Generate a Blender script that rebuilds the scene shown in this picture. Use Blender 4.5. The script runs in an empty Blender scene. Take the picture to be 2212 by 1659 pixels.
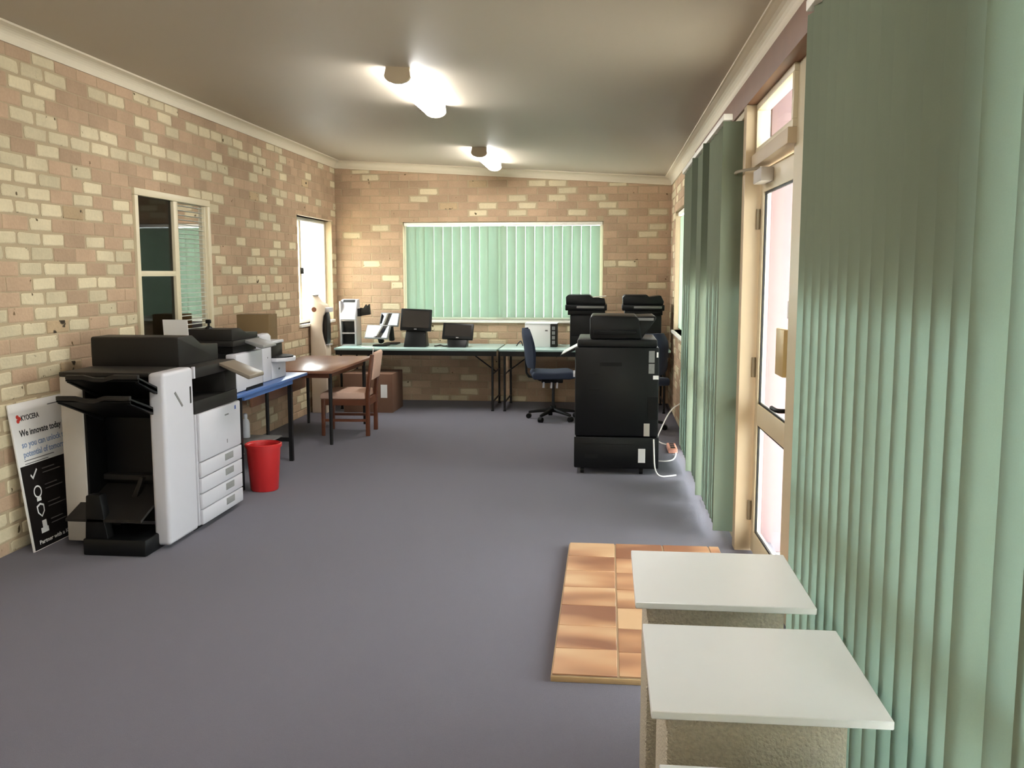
import bpy, bmesh, math, random
from mathutils import Vector, Matrix
R = math.radians
rng = random.Random(7)
sc = bpy.context.scene
COL = sc.collection

# ------------------------------------------------------------------ camera
FPX, PITCH, YAW = 2010.0, 6.795, 5.811
CAM = Vector((3.33, 0.0, 1.569))
cd = bpy.data.cameras.new('camera'); cam = bpy.data.objects.new('camera', cd); COL.objects.link(cam)
cam.location = CAM; cam.rotation_euler = (R(90 - PITCH), 0, R(YAW))
cd.sensor_width = 36.0; cd.lens = 36.0 * FPX / 2212.0; cd.clip_start = 0.05; cd.clip_end = 200
sc.camera = cam
# ------------------------------------------------------------------ world + exposure
SKY = 6.5
w = bpy.data.worlds.new('sky'); sc.world = w; w.use_nodes = True
bg = w.node_tree.nodes['Background']; bg.inputs[0].default_value = (0.93, 0.97, 1.0, 1); bg.inputs[1].default_value = SKY
vs = sc.view_settings; vs.view_transform = 'Standard'; vs.look = 'None'; vs.gamma = 1.0; vs.use_curve_mapping = False
vs.exposure = 1.74
LAMP = 17.0

# ------------------------------------------------------------------ materials
def lin(c):
    c = c / 255.0
    return c / 12.92 if c <= 0.04045 else ((c + 0.055) / 1.055) ** 2.4
def rgb(r, g, b): return (lin(r), lin(g), lin(b), 1)
MATS = {}
def mat(name, col, rough=0.6, metal=0.0, var=0.06, scale=18.0, bump=0.0, bscale=120.0, spec=0.5, emit=None, estr=0.0):
    if name in MATS: return MATS[name]
    m = bpy.data.materials.new(name); m.use_nodes = True; nt = m.node_tree; n = nt.nodes; l = nt.links
    b = n['Principled BSDF']; b.inputs['Roughness'].default_value = rough; b.inputs['Metallic'].default_value = metal
    b.inputs['Specular IOR Level'].default_value = spec
    tc = n.new('ShaderNodeTexCoord')
    if var > 0:
        nz = n.new('ShaderNodeTexNoise'); nz.inputs['Scale'].default_value = scale; nz.inputs['Detail'].default_value = 4
        l.new(tc.outputs['Object'], nz.inputs['Vector'])
        mx = n.new('ShaderNodeMix'); mx.data_type = 'RGBA'
        mx.inputs[6].default_value = tuple(c * (1 - var) for c in col[:3]) + (1,)
        mx.inputs[7].default_value = tuple(min(1, c * (1 + var)) for c in col[:3]) + (1,)
        l.new(nz.outputs['Fac'], mx.inputs[0]); l.new(mx.outputs[2], b.inputs['Base Color'])
    else:
        b.inputs['Base Color'].default_value = col
    if bump > 0:
        nb = n.new('ShaderNodeTexNoise'); nb.inputs['Scale'].default_value = bscale; nb.inputs['Detail'].default_value = 3
        l.new(tc.outputs['Object'], nb.inputs['Vector'])
        bp = n.new('ShaderNodeBump'); bp.inputs['Strength'].default_value = bump; bp.inputs['Distance'].default_value = 0.01
        l.new(nb.outputs['Fac'], bp.inputs['Height']); l.new(bp.outputs['Normal'], b.inputs['Normal'])
    if emit:
        b.inputs['Emission Color'].default_value = emit; b.inputs['Emission Strength'].default_value = estr
    MATS[name] = m
    return m

def brick_mat(name, col, dark, spots):
    m = bpy.data.materials.new(name); m.use_nodes = True; nt = m.node_tree; n = nt.nodes; l = nt.links
    b = n['Principled BSDF']; b.inputs['Roughness'].default_value = 0.9; b.inputs['Specular IOR Level'].default_value = 0.15
    g = n.new('ShaderNodeNewGeometry')
    n1 = n.new('ShaderNodeTexNoise'); n1.inputs['Scale'].default_value = 4.2; n1.inputs['Detail'].default_value = 2
    n2 = n.new('ShaderNodeTexNoise'); n2.inputs['Scale'].default_value = 60; n2.inputs['Detail'].default_value = 4
    n3 = n.new('ShaderNodeTexNoise'); n3.inputs['Scale'].default_value = 13; n3.inputs['Detail'].default_value = 5
    for q in (n1, n2, n3): l.new(g.outputs['Position'], q.inputs['Vector'])
    mx = n.new('ShaderNodeMix'); mx.data_type = 'RGBA'
    mx.inputs[6].default_value = tuple(c * 0.80 for c in col[:3]) + (1,); mx.inputs[7].default_value = tuple(min(1, c * 1.16) for c in col[:3]) + (1,)
    add = n.new('ShaderNodeMath'); add.operation = 'ADD'; l.new(n1.outputs['Fac'], add.inputs[0])
    m2 = n.new('ShaderNodeMath'); m2.operation = 'MULTIPLY_ADD'; m2.inputs[1].default_value = 0.6; m2.inputs[2].default_value = -0.3
    l.new(n2.outputs['Fac'], m2.inputs[0]); l.new(m2.outputs[0], add.inputs[1])
    oi = n.new('ShaderNodeObjectInfo'); sm = n.new('ShaderNodeMath'); sm.operation = 'ADD'; l.new(g.outputs['Random Per Island'], sm.inputs[0]); l.new(oi.outputs['Random'], sm.inputs[1])
    fr = n.new('ShaderNodeMath'); fr.operation = 'FRACT'; l.new(sm.outputs[0], fr.inputs[0])
    fm = n.new('ShaderNodeMath'); fm.operation = 'MULTIPLY_ADD'; fm.inputs[1].default_value = 0.7; fm.inputs[2].default_value = -0.35; l.new(fr.outputs[0], fm.inputs[0])
    ad2 = n.new('ShaderNodeMath'); ad2.operation = 'ADD'; ad2.use_clamp = True; l.new(add.outputs[0], ad2.inputs[0]); l.new(fm.outputs[0], ad2.inputs[1]); l.new(ad2.outputs[0], mx.inputs[0])
    rp = n.new('ShaderNodeValToRGB'); rp.color_ramp.elements[0].position = spots; rp.color_ramp.elements[1].position = spots + 0.035
    l.new(n3.outputs['Fac'], rp.inputs[0])
    mx2 = n.new('ShaderNodeMix'); mx2.data_type = 'RGBA'; mx2.inputs[7].default_value = dark
    rp.color_ramp.elements[0].color = (1, 1, 1, 1); rp.color_ramp.elements[1].color = (0, 0, 0, 1)
    l.new(rp.outputs[0], mx2.inputs[0]); l.new(mx.outputs[2], mx2.inputs[6]); l.new(mx2.outputs[2], b.inputs['Base Color'])
    bp = n.new('ShaderNodeBump'); bp.inputs['Strength'].default_value = 0.5; bp.inputs['Distance'].default_value = 0.006
    l.new(n2.outputs['Fac'], bp.inputs['Height']); l.new(bp.outputs['Normal'], b.inputs['Normal'])
    MATS[name] = m
    return m

def cloth_mat(name, col, tcol, trans):
    m = bpy.data.materials.new(name); m.use_nodes = True; nt = m.node_tree; n = nt.nodes; l = nt.links
    for q in list(n):
        if q.type != 'OUTPUT_MATERIAL': n.remove(q)
    out = [q for q in n if q.type == 'OUTPUT_MATERIAL'][0]
    tc = n.new('ShaderNodeTexCoord'); wv = n.new('ShaderNodeTexNoise'); wv.inputs['Scale'].default_value = 350
    l.new(tc.outputs['Object'], wv.inputs['Vector'])
    mx = n.new('ShaderNodeMix'); mx.data_type = 'RGBA'
    mx.inputs[6].default_value = tuple(c * .93 for c in col[:3]) + (1,); mx.inputs[7].default_value = tuple(min(1, c * 1.07) for c in col[:3]) + (1,)
    l.new(wv.outputs['Fac'], mx.inputs[0])
    d = n.new('ShaderNodeBsdfDiffuse'); t = n.new('ShaderNodeBsdfTranslucent'); ms = n.new('ShaderNodeMixShader'); ms.inputs[0].default_value = trans
    l.new(mx.outputs[2], d.inputs[0]); t.inputs[0].default_value = tcol
    l.new(d.outputs[0], ms.inputs[1]); l.new(t.outputs[0], ms.inputs[2]); l.new(ms.outputs[0], out.inputs[0])
    MATS[name] = m
    return m

def pane_mat(name, tint, refl, rough=0.02):
    """window glass: clear tint plus a mirror-like surface reflection"""
    m = bpy.data.materials.new(name); m.use_nodes = True; nt = m.node_tree; n = nt.nodes; l = nt.links
    for q in list(n):
        if q.type != 'OUTPUT_MATERIAL': n.remove(q)
    out = [q for q in n if q.type == 'OUTPUT_MATERIAL'][0]
    t = n.new('ShaderNodeBsdfTransparent'); t.inputs[0].default_value = tint
    g = n.new('ShaderNodeBsdfGlossy'); g.inputs['Roughness'].default_value = rough
    nz = n.new('ShaderNodeTexNoise'); nz.inputs['Scale'].default_value = 1.5
    mth = n.new('ShaderNodeMath'); mth.operation = 'MULTIPLY_ADD'; mth.inputs[1].default_value = 0.02; mth.inputs[2].default_value = refl
    l.new(nz.outputs['Fac'], mth.inputs[0])
    ms = n.new('ShaderNodeMixShader'); l.new(mth.outputs[0], ms.inputs[0]); l.new(t.outputs[0], ms.inputs[1]); l.new(g.outputs[0], ms.inputs[2])
    l.new(ms.outputs[0], out.inputs[0])
    MATS[name] = m
    return m

def tile_mat():
    m = bpy.data.materials.new('shaded_tile'); m.use_nodes = True; nt = m.node_tree; n = nt.nodes; l = nt.links
    b = n['Principled BSDF']; b.inputs['Roughness'].default_value = 0.42
    g = n.new('ShaderNodeNewGeometry'); oi = n.new('ShaderNodeObjectInfo')
    mp = n.new('ShaderNodeMapping'); mp.inputs['Scale'].default_value = (1.5, 3.2, 1); mp.inputs['Rotation'].default_value = (0, 0, R(20))
    l.new(g.outputs['Position'], mp.inputs['Vector'])
    ad = n.new('ShaderNodeVectorMath'); ad.operation = 'ADD'
    ml = n.new('ShaderNodeMath'); ml.operation = 'MULTIPLY'; ml.inputs[1].default_value = 37; l.new(oi.outputs['Random'], ml.inputs[0])
    cb = n.new('ShaderNodeCombineXYZ'); l.new(ml.outputs[0], cb.inputs[2]); l.new(mp.outputs[0], ad.inputs[0]); l.new(cb.outputs[0], ad.inputs[1])
    nz = n.new('ShaderNodeTexNoise'); nz.inputs['Scale'].default_value = 1.1; nz.inputs['Detail'].default_value = 1.5
    l.new(ad.outputs[0], nz.inputs['Vector'])
    rp = n.new('ShaderNodeValToRGB'); e = rp.color_ramp.elements
    e[0].position = 0.38; e[0].color = rgb(132, 86, 60); e[1].position = 0.62; e[1].color = rgb(196, 160, 122)
    k = rp.color_ramp.elements.new(0.50); k.color = rgb(174, 128, 92)
    l.new(nz.outputs['Fac'], rp.inputs[0]); l.new(rp.outputs[0], b.inputs['Base Color'])
    MATS['tile'] = m
    return m

def _sheen(m, wgt):
    b = m.node_tree.nodes['Principled BSDF']; b.inputs['Sheen Weight'].default_value = wgt; b.inputs['Sheen Roughness'].default_value = 0.35
M = dict(
    carpet=mat('grey_carpet', rgb(105, 102, 112), 0.95, var=0.16, scale=260, bump=0.5, bscale=420, spec=0.1),
    ceiling=mat('ceiling_paint', rgb(182, 171, 154), 0.55, var=0.015, scale=3),
    cornice=mat('cornice_paint', rgb(212, 200, 177), 0.5, var=0.02),
    plaster=mat('painted_wall', rgb(205, 190, 160), 0.8, var=0.04),
    mortar=mat('mortar', rgb(175, 157, 129), 0.95, var=0.07, scale=9, bump=0.3, spec=0.1),
    cream=brick_mat('cream_brick', rgb(205, 191, 160), rgb(88, 74, 52), 0.29),
    tan=brick_mat('tan_brick', rgb(179, 152, 126), rgb(104, 84, 60), 0.27),
    burnt=brick_mat('burnt_brick', rgb(180, 156, 124), rgb(60, 52, 40), 0.37),
    alu=mat('cream_aluminium', rgb(212, 199, 169), 0.4, var=0.02),
    alu_white=mat('white_frame', rgb(240, 236, 226), 0.45, var=0.02),
    jamb=mat('cream_timber_paint', rgb(192, 172, 142), 0.5, var=0.04, scale=6),
    timber=mat('brown_timber', rgb(120, 80, 56), 0.5, var=0.2, scale=7),
    film=mat('added_shade_film', rgb(30, 32, 30), 0.5, var=0.05),  # opaque film for the upper panes, added to shade the blinds
    glass=pane_mat('clear_glass', (0.93, 0.95, 0.94, 1), 0.06),
    glass_r=pane_mat('reflecting_glass', (0.30, 0.30, 0.28, 1), 0.74),
    glass_s=pane_mat('screened_glass', (0.26, 0.25, 0.23, 1), 0.07, 0.03),
    slat=cloth_mat('green_blind_fabric', rgb(130, 137, 118), rgb(208, 226, 217), 0.24),
    slat_b=cloth_mat('green_blind_fabric_far', rgb(140, 154, 134), rgb(202, 222, 210), 0.24),
    venetian=mat('venetian_slat', rgb(200, 204, 192), 0.5, var=0.02),
    chain=mat('blind_weight', rgb(226, 230, 222), 0.5, var=0.02),
    tube=mat('lamp_diffuser', rgb(250, 248, 240), 0.4, var=0.0, emit=(1.0, 0.985, 0.955, 1), estr=LAMP),
    lamp_body=mat('lamp_body', rgb(190, 178, 160), 0.5, var=0.03),
    lamp_end=mat('lamp_end_cap', rgb(200, 184, 160), 0.5, var=0.03),
    white_pl=mat('white_plastic', rgb(190, 188, 193), 0.42, var=0.015),
    grey_pl=mat('warm_grey_plastic', rgb(176, 168, 158), 0.5, var=0.03),
    mid_pl=mat('mid_grey_plastic', rgb(120, 118, 116), 0.45, var=0.03),
    dark_pl=mat('charcoal_plastic', rgb(30, 27, 24), 0.5, var=0.06, spec=0.3),
    black_pl=mat('black_plastic', rgb(6, 6, 6), 0.5, var=0.08, spec=0.25),
    satin_bk=mat('satin_black', rgb(9, 10, 11), 0.42, var=0.08, spec=0.3),
    panel_tan=mat('control_panel_grey', rgb(116, 105, 92), 0.35, var=0.04),
    screen=mat('dark_screen', rgb(50, 46, 43), 0.2, var=0.02),
    screen_gl=mat('bright_glossy_screen', rgb(26, 28, 34), 0.03, var=0.02, spec=1.0),
    silver=mat('silver_metal', rgb(190, 188, 188), 0.32, 0.6, var=0.04),
    chrome=mat('chrome', rgb(210, 210, 212), 0.12, 1.0, var=0.02),
    black_mt=mat('black_steel', rgb(20, 19, 19), 0.42, 0.2, var=0.06),
    navy=mat('navy_fabric', rgb(38, 47, 66), 0.9, var=0.12, scale=90, bump=0.3, bscale=300),
    blue_lam=mat('blue_laminate', rgb(76, 106, 160), 0.35, var=0.03),
    green_lam=mat('pale_green_laminate', rgb(164, 190, 184), 0.25, var=0.03),
    brown_lam=mat('brown_wood_laminate', rgb(132, 92, 72), 0.28, var=0.12, scale=5),
    wood_dk=mat('dark_timber', rgb(98, 54, 34), 0.4, var=0.18, scale=9),
    pink_up=mat('dusty_pink_upholstery', rgb(214, 178, 158), 0.85, var=0.06, scale=60, bump=0.25, bscale=300),
    red=mat('red_plastic', rgb(186, 40, 40), 0.35, var=0.05),
    card=mat('cardboard', rgb(112, 90, 58), 0.85, var=0.06, scale=30),
    card_dk=mat('brown_cardboard', rgb(112, 80, 62), 0.85, var=0.06, scale=30),
    paper=mat('paper_label', rgb(232, 230, 228), 0.7, var=0.02),
    grey_label=mat('grey_label', rgb(128, 128, 126), 0.6, var=0.2, scale=60),
    white_lam=mat('white_laminate', rgb(243, 243, 246), 0.3, var=0.01),
    carpet_bg=mat('beige_carpet_cladding', rgb(208, 198, 180), 0.95, var=0.25, scale=110, bump=0.9, bscale=150, spec=0.1),
    tile=tile_mat(),
    grout=mat('tile_grout', rgb(196, 172, 140), 0.8, var=0.05),
    ply=mat('plywood_edge', rgb(196, 164, 120), 0.7, var=0.1),
    cord_w=mat('white_cable', rgb(226, 222, 216), 0.5, var=0.02),
    cord_b=mat('black_cable', rgb(28, 28, 30), 0.5, var=0.02),
    pinkish=mat('salmon_plastic', rgb(214, 150, 128), 0.5, var=0.05),
    board_w=mat('poster_white', rgb(232, 228, 224), 0.5, var=0.02),
    board_k=mat('poster_black', rgb(24, 20, 18), 0.4, var=0.05),
    ink_k=mat('ink_black', rgb(40, 38, 38), 0.6, var=0.0),
    ink_b=mat('ink_blue', rgb(126, 146, 178), 0.6, var=0.0),
    ink_g=mat('ink_grey', rgb(110, 108, 106), 0.6, var=0.0),
    ink_r=mat('ink_red', rgb(200, 60, 50), 0.6, var=0.0),
    ink_w=mat('ink_white', rgb(225, 222, 218), 0.6, var=0.0),
    pier=mat('pale_render', rgb(128, 108, 112), 0.85, var=0.05, scale=12),
    paving=mat('pale_paving', rgb(206, 200, 190), 0.9, var=0.1, scale=6),
    leaf=mat('leaf_green', rgb(120, 160, 92), 0.7, var=0.3, scale=20),
    bark=mat('bark', rgb(92, 76, 60), 0.9, var=0.2),
    brass=mat('brass_lock', rgb(206, 180, 128), 0.4, 0.2, var=0.04),
    hinge=mat('hinge_metal', rgb(150, 138, 116), 0.5, 0.3, var=0.08),
)

_sheen(M['carpet'], 0.15)
# ------------------------------------------------------------------ mesh helpers
class MB:
    def __init__(s, off=(0, 0, 0)): s.v = []; s.f = []; s.off = Vector(off)
    def add(s, vs, fs):
        b = len(s.v); s.v += [Vector(p) - s.off for p in vs]; s.f += [[i + b for i in f] for f in fs]; return s
    def box(s, x0, x1, y0, y1, z0, z1):
        return s.add([(x0, y0, z0), (x1, y0, z0), (x1, y1, z0), (x0, y1, z0), (x0, y0, z1), (x1, y0, z1), (x1, y1, z1), (x0, y1, z1)],
                     [(0, 3, 2, 1), (4, 5, 6, 7), (0, 1, 5, 4), (1, 2, 6, 5), (2, 3, 7, 6), (3, 0, 4, 7)])
    def prism(s, prof, axis, a, b):
        """prof: 2D outline; axis 'x': (y,z), 'y': (x,z), 'z': (x,y); extruded from a to b"""
        def P(p, t): return {'x': (t, p[0], p[1]), 'y': (p[0], t, p[1]), 'z': (p[0], p[1], t)}[axis]
        n = len(prof); vs = [P(p, a) for p in prof] + [P(p, b) for p in prof]
        fs = [tuple(range(n))[::-1], tuple(range(n, 2 * n))] + [(i, (i + 1) % n, n + (i + 1) % n, n + i) for i in range(n)]
        return s.add(vs, fs)
    def cyl(s, p0, p1, r0, r1=None, n=12):
        r1 = r0 if r1 is None else r1
        p0, p1 = Vector(p0), Vector(p1); d = (p1 - p0).normalized()
        a = d.orthogonal().normalized(); b = d.cross(a)
        vs = [];
        for p, r in ((p0, r0), (p1, r1)):
            for i in range(n):
                t = 2 * math.pi * i / n; vs.append(p + a * (r * math.cos(t)) + b * (r * math.sin(t)))
        fs = [tuple(range(n))[::-1], tuple(range(n, 2 * n))] + [(i, (i + 1) % n, n + (i + 1) % n, n + i) for i in range(n)]
        return s.add(vs, fs)
    def lathe(s, c, prof, n=24, cap=True):
        vs = []; fs = []
        for (r, z) in prof:
            for i in range(n):
                t = 2 * math.pi * i / n; vs.append((c[0] + r * math.cos(t), c[1] + r * math.sin(t), c[2] + z))
        for k in range(len(prof) - 1):
            for i in range(n):
                fs.append((k * n + i, k * n + (i + 1) % n, (k + 1) * n + (i + 1) % n, (k + 1) * n + i))
        if cap: fs += [tuple(range(n))[::-1], tuple(range((len(prof) - 1) * n, len(prof) * n))]
        return s.add(vs, fs)
    def tube(s, pts, r, n=6):
        pts = [Vector(p) for p in pts]
        # smooth
        for _ in range(2):
            q = [pts[0]]
            for a, b in zip(pts[:-1], pts[1:]): q += [a * .75 + b * .25, a * .25 + b * .75]
            q.append(pts[-1]); pts = q
        vs = []; fs = []
        for i, p in enumerate(pts):
            d = (pts[min(i + 1, len(pts) - 1)] - pts[max(i - 1, 0)]).normalized()
            a = d.cross(Vector((0.13, 0.2, 0.97))).normalized(); b = d.cross(a)
            for k in range(n):
                t = 2 * math.pi * k / n; vs.append(p + a * r * math.cos(t) + b * r * math.sin(t))
        for i in range(len(pts) - 1):
            for k in range(n): fs.append((i * n + k, i * n + (k + 1) % n, (i + 1) * n + (k + 1) % n, (i + 1) * n + k))
        fs += [tuple(range(n))[::-1], tuple(range((len(pts) - 1) * n, len(pts) * n))]
        return s.add(vs, fs)
    def xf(s, m, start=0):
        for i in range(start, len(s.v)): s.v[i] = m @ s.v[i]
        return s
    def build(s, name, m, parent=None, bev=0.0, seg=2, smooth=False, kind=None, label=None):
        me = bpy.data.meshes.new(name)
        bm = bmesh.new()
        vv = [bm.verts.new(p) for p in s.v]
        for f in s.f:
            try: bm.faces.new([vv[i] for i in f])
            except ValueError: pass
        bmesh.ops.recalc_face_normals(bm, faces=bm.faces[:])
        if bev > 0:
            ed = [e for e in bm.edges if len(e.link_faces) == 2 and e.calc_face_angle(0) > R(28)]
            bmesh.ops.bevel(bm, geom=ed, offset=bev, segments=seg, affect='EDGES', profile=0.5, clamp_overlap=True)
            smooth = True
        for f in bm.faces: f.smooth = smooth
        if smooth:
            for e in bm.edges:
                if len(e.link_faces) == 2 and e.calc_face_angle(0) > R(40): e.smooth = False
        bm.to_mesh(me); bm.free()
        ms = m if isinstance(m, (list, tuple)) else [m]
        for q in ms: me.materials.append(q)
        o = bpy.data.objects.new(name, me); COL.objects.link(o)
        if parent: o.parent = parent
        if kind: o['kind'] = kind
        if label: o['label'] = label
        return o

def thing(name, label, cat, loc=(0, 0, 0), rz=0.0, group=None, kind=None):
    o = bpy.data.objects.new(name, None); COL.objects.link(o); o.location = loc; o.rotation_euler = (0, 0, rz)
    o.empty_display_size = 0.1
    o['label'] = label; o['category'] = cat
    if group: o['group'] = group
    if kind: o['kind'] = kind
    return o
def tag(o, label, cat, group=None, kind=None):
    o['label'] = label; o['category'] = cat
    if group: o['group'] = group
    if kind: o['kind'] = kind
    return o
def copy_tree(o, parent=None):
    c = o.copy(); COL.objects.link(c); c.parent = parent
    for ch in list(o.children): copy_tree(ch, c)
    return c
def lettering(name, txt, size, m, parent, origin, right, up, bold=0.0, width=None):
    """flat printed words: text outline turned into a mesh lying on the plane (right, up)"""
    cu = bpy.data.curves.new(name, 'FONT'); cu.body = txt; cu.size = size; cu.extrude = 0.0003; cu.offset = bold; cu.resolution_u = 3
    t = bpy.data.objects.new(name + '_tmp', cu); COL.objects.link(t)
    dg = bpy.context.evaluated_depsgraph_get(); me = bpy.data.meshes.new_from_object(t.evaluated_get(dg))
    bpy.data.objects.remove(t)
    right, up, origin = Vector(right).normalized(), Vector(up).normalized(), Vector(origin); nn = right.cross(up)
    xs = [v.co.x for v in me.vertices]; k = 1.0
    if width and xs: k = width / (max(xs) - min(xs))
    for v in me.vertices: v.co = origin + right * (v.co.x * k) + up * v.co.y + nn * v.co.z
    me.materials.clear(); me.materials.append(m)
    o = bpy.data.objects.new(name, me); COL.objects.link(o); o.parent = parent
    return o

# camera projection, used only to choose which bricks show largest
_cm = cam.rotation_euler.to_matrix().transposed()
def project(P):
    q = _cm @ (Vector(P) - CAM)
    if q.z > -0.05: return None
    return 1106 + FPX * q.x / -q.z, 829.5 - FPX * q.y / -q.z, -q.z

# ------------------------------------------------------------------ room numbers
W, D, Y0 = 4.08, 11.30, -2.6
ZL, ZR = 2.93, 2.69
def cz(x): return ZL + (ZR - ZL) * x / W
PZ, OZ = 0.0869, 0.072 - 0.0869 * 1     # brick courses
# ------------------------------------------------------------------ floor, ceiling
o = MB().box(-0.16, W + 0.22, Y0 - .1, D + .12, -0.08, 0).build('floor', M['carpet']); tag(o, 'blue-grey carpet covering the whole office floor', 'floor', kind='structure')
m = MB(); m.add([(-.16, Y0 - .1, cz(-.16)), (W + .22, Y0 - .1, cz(W + .22)), (W + .22, D + .12, cz(W + .22)), (-.16, D + .12, cz(-.16)),
                 (-.16, Y0 - .1, cz(-.16) + .1), (W + .22, Y0 - .1, cz(W + .22) + .1), (W + .22, D + .12, cz(W + .22) + .1), (-.16, D + .12, cz(-.16) + .1)],
                [(0, 1, 2, 3), (7, 6, 5, 4), (0, 4, 5, 1), (1, 5, 6, 2), (2, 6, 7, 3), (3, 7, 4, 0)])
o = m.build('ceiling', M['ceiling']); tag(o, 'plain off-white ceiling sloping down to the right', 'ceiling', kind='structure')

# cove cornices
cove = [(0, .092), (.010, .092), (.013, .080)] + [(.013 + .062 * (1 - math.cos(R(a))), .080 - .064 * math.sin(R(a))) for a in (12, 26, 40, 54, 68, 80)] + [(.078, .013), (.088, .012), (.088, -.004), (0, -.004)]
m = MB(); m.prism([(a, cz(a) - b) for a, b in cove], 'y', Y0, D)
tag(m.build('trim_1', M['cornice'], smooth=False), 'cream cove cornice above the left brick wall', 'cornice', kind='structure')
m = MB(); m.prism([(W - a, cz(W - a) - b) for a, b in cove], 'y', Y0, D)
tag(m.build('trim_2', M['cornice']), 'cream cove cornice above the glazed right wall', 'cornice', kind='structure')
m = MB(); n = len(cove)
vsx = [(0.0, D - a, cz(0.0) - b) for a, b in cove] + [(W, D - a, cz(W) - b) for a, b in cove]
m.add(vsx, [tuple(range(n)), tuple(range(n, 2 * n))[::-1]] + [(i, (i + 1) % n, n + (i + 1) % n, n + i) for i in range(n)])
tag(m.build('trim_3', M['cornice']), 'cream cove cornice sloping along the far brick wall', 'cornice', kind='structure')

# ------------------------------------------------------------------ walls with openings
def slab(us, vs_, holes, T, t):
    """connected wall shell on a (u, v) grid; T maps (u, v, depth) to the room"""
    us = sorted(set(us + [h[0] for h in holes] + [h[1] for h in holes])); vv = sorted(set(vs_ + [h[2] for h in holes] + [h[3] for h in holes]))
    def solid(i, j):
        if i < 0 or j < 0 or i >= len(us) - 1 or j >= len(vv) - 1: return False
        u, v = (us[i] + us[i + 1]) / 2, (vv[j] + vv[j + 1]) / 2
        return not any(h[0] < u < h[1] and h[2] < v < h[3] for h in holes)
    m = MB(); idx = {}
    def V(i, j, d):
        k = (i, j, d)
        if k not in idx: idx[k] = len(m.v); m.v.append(Vector(T(us[i], vv[j], d * t)))
        return idx[k]
    for i in range(len(us) - 1):
        for j in range(len(vv) - 1):
            if not solid(i, j): continue
            m.f.append([V(i, j, 0), V(i + 1, j, 0), V(i + 1, j + 1, 0), V(i, j + 1, 0)])
            m.f.append([V(i, j, 1), V(i, j + 1, 1), V(i + 1, j + 1, 1), V(i + 1, j, 1)])
            for (a, b, p, q) in ((i - 1, j, (i, j), (i, j + 1)), (i + 1, j, (i + 1, j), (i + 1, j + 1)), (i, j - 1, (i, j), (i + 1, j)), (i, j + 1, (i, j + 1), (i + 1, j + 1))):
                if not solid(a, b): m.f.append([V(*p, 0), V(*q, 0), V(*q, 1), V(*p, 1)])
    return m
WIN1 = (6.34, 7.60, 0.98, 2.168)
WIN2 = (9.86, 11.13, 1.01, 2.19)
WIN3 = (0.84, 3.275, 0.995, 2.185)
WIN4 = (9.05, 10.62, 0.935, 2.245)
mL = slab([Y0, D + .12], [0.0, 2.955], [WIN1, WIN2], lambda u, v, d: (-d, u, v), 0.12)
wall_left = mL.build('wall_left', M['mortar']); tag(wall_left, 'long brick wall of cream and tan bricks on the left', 'wall', kind='structure')
mB = slab([-.12, W + .2], [0.0, 2.955], [WIN3], lambda u, v, d: (u, D + d, v), 0.12)
mB.v = [Vector((p.x, p.y, min(p.z, cz(p.x) + .02))) for p in mB.v]
wall_back = mB.build('wall_back', M['mortar']); tag(wall_back, 'far end brick wall around the wide blinded window', 'wall', kind='structure')
mR = slab([8.30, D], [0.0, 2.72], [WIN4], lambda u, v, d: (W + d, u, v), 0.12)
wall_right = mR.build('wall_right', M['mortar']); tag(wall_right, 'short brick wall at the far end of the right side', 'wall', kind='structure')
o = MB().box(-.12, W + .2, Y0 - .12, Y0, 0, 2.95).build('wall_front', M['plaster']); tag(o, 'plain painted wall behind the viewer', 'wall', kind='structure')

# ------------------------------------------------------------------ bricks
def brick_mesh(name, w, h, depth, jit, seed, mt, cut):
    """front face proud of the mortar, chamfered and corner-cut; local x = out, y = along, z = up"""
    r = random.Random(seed); a, b = w / 2, h / 2
    ring = []
    for (sy, sz) in ((-1, -1), (1, -1), (1, 1), (-1, 1)):
        c1, c2 = cut * r.uniform(.5, 1.5), cut * r.uniform(.5, 1.5)
        p = [(sy * a, sz * (b - c2)), (sy * (a - c1), sz * b)]
        if sy * sz > 0: ring += p
        else: ring += p[::-1]
    ring = [(y + r.uniform(-jit, jit), z + r.uniform(-jit, jit) * .8) for y, z in ring]
    n = len(ring)
    vs = [(-.02, y, z) for y, z in ring] + [(depth * .45, y, z) for y, z in ring] + [(depth, y * (1 - .008 / a), z * (1 - .006 / b)) for y, z in ring]
    fs = [(i, (i + 1) % n, n + (i + 1) % n, n + i) for i in range(n)] + [(n + i, n + (i + 1) % n, 2 * n + (i + 1) % n, 2 * n + i) for i in range(n)] + [tuple(range(2 * n, 3 * n))]
    m = MB(); m.add(vs, fs)
    me = bpy.data.meshes.new(name); bm = bmesh.new(); vv = [bm.verts.new(p) for p in m.v]
    for f in m.f: bm.faces.new([vv[i] for i in f])
    bmesh.ops.recalc_face_normals(bm, faces=bm.faces[:]); bm.to_mesh(me); bm.free(); me.materials.append(mt)
    return me
BR_C = [brick_mesh('cream_brick', .209, .068, .006, .0055, 10 + i, M['cream'], .010) for i in range(6)]
BR_T = [brick_mesh('tan_brick', .227, .081, .0035, .001, 30 + i, M['tan'], .002) for i in range(4)]
BR_D = [brick_mesh('burnt_brick', .220, .074, .005, .003, 50 + i, M['burnt'], .006) for i in range(3)]
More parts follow.
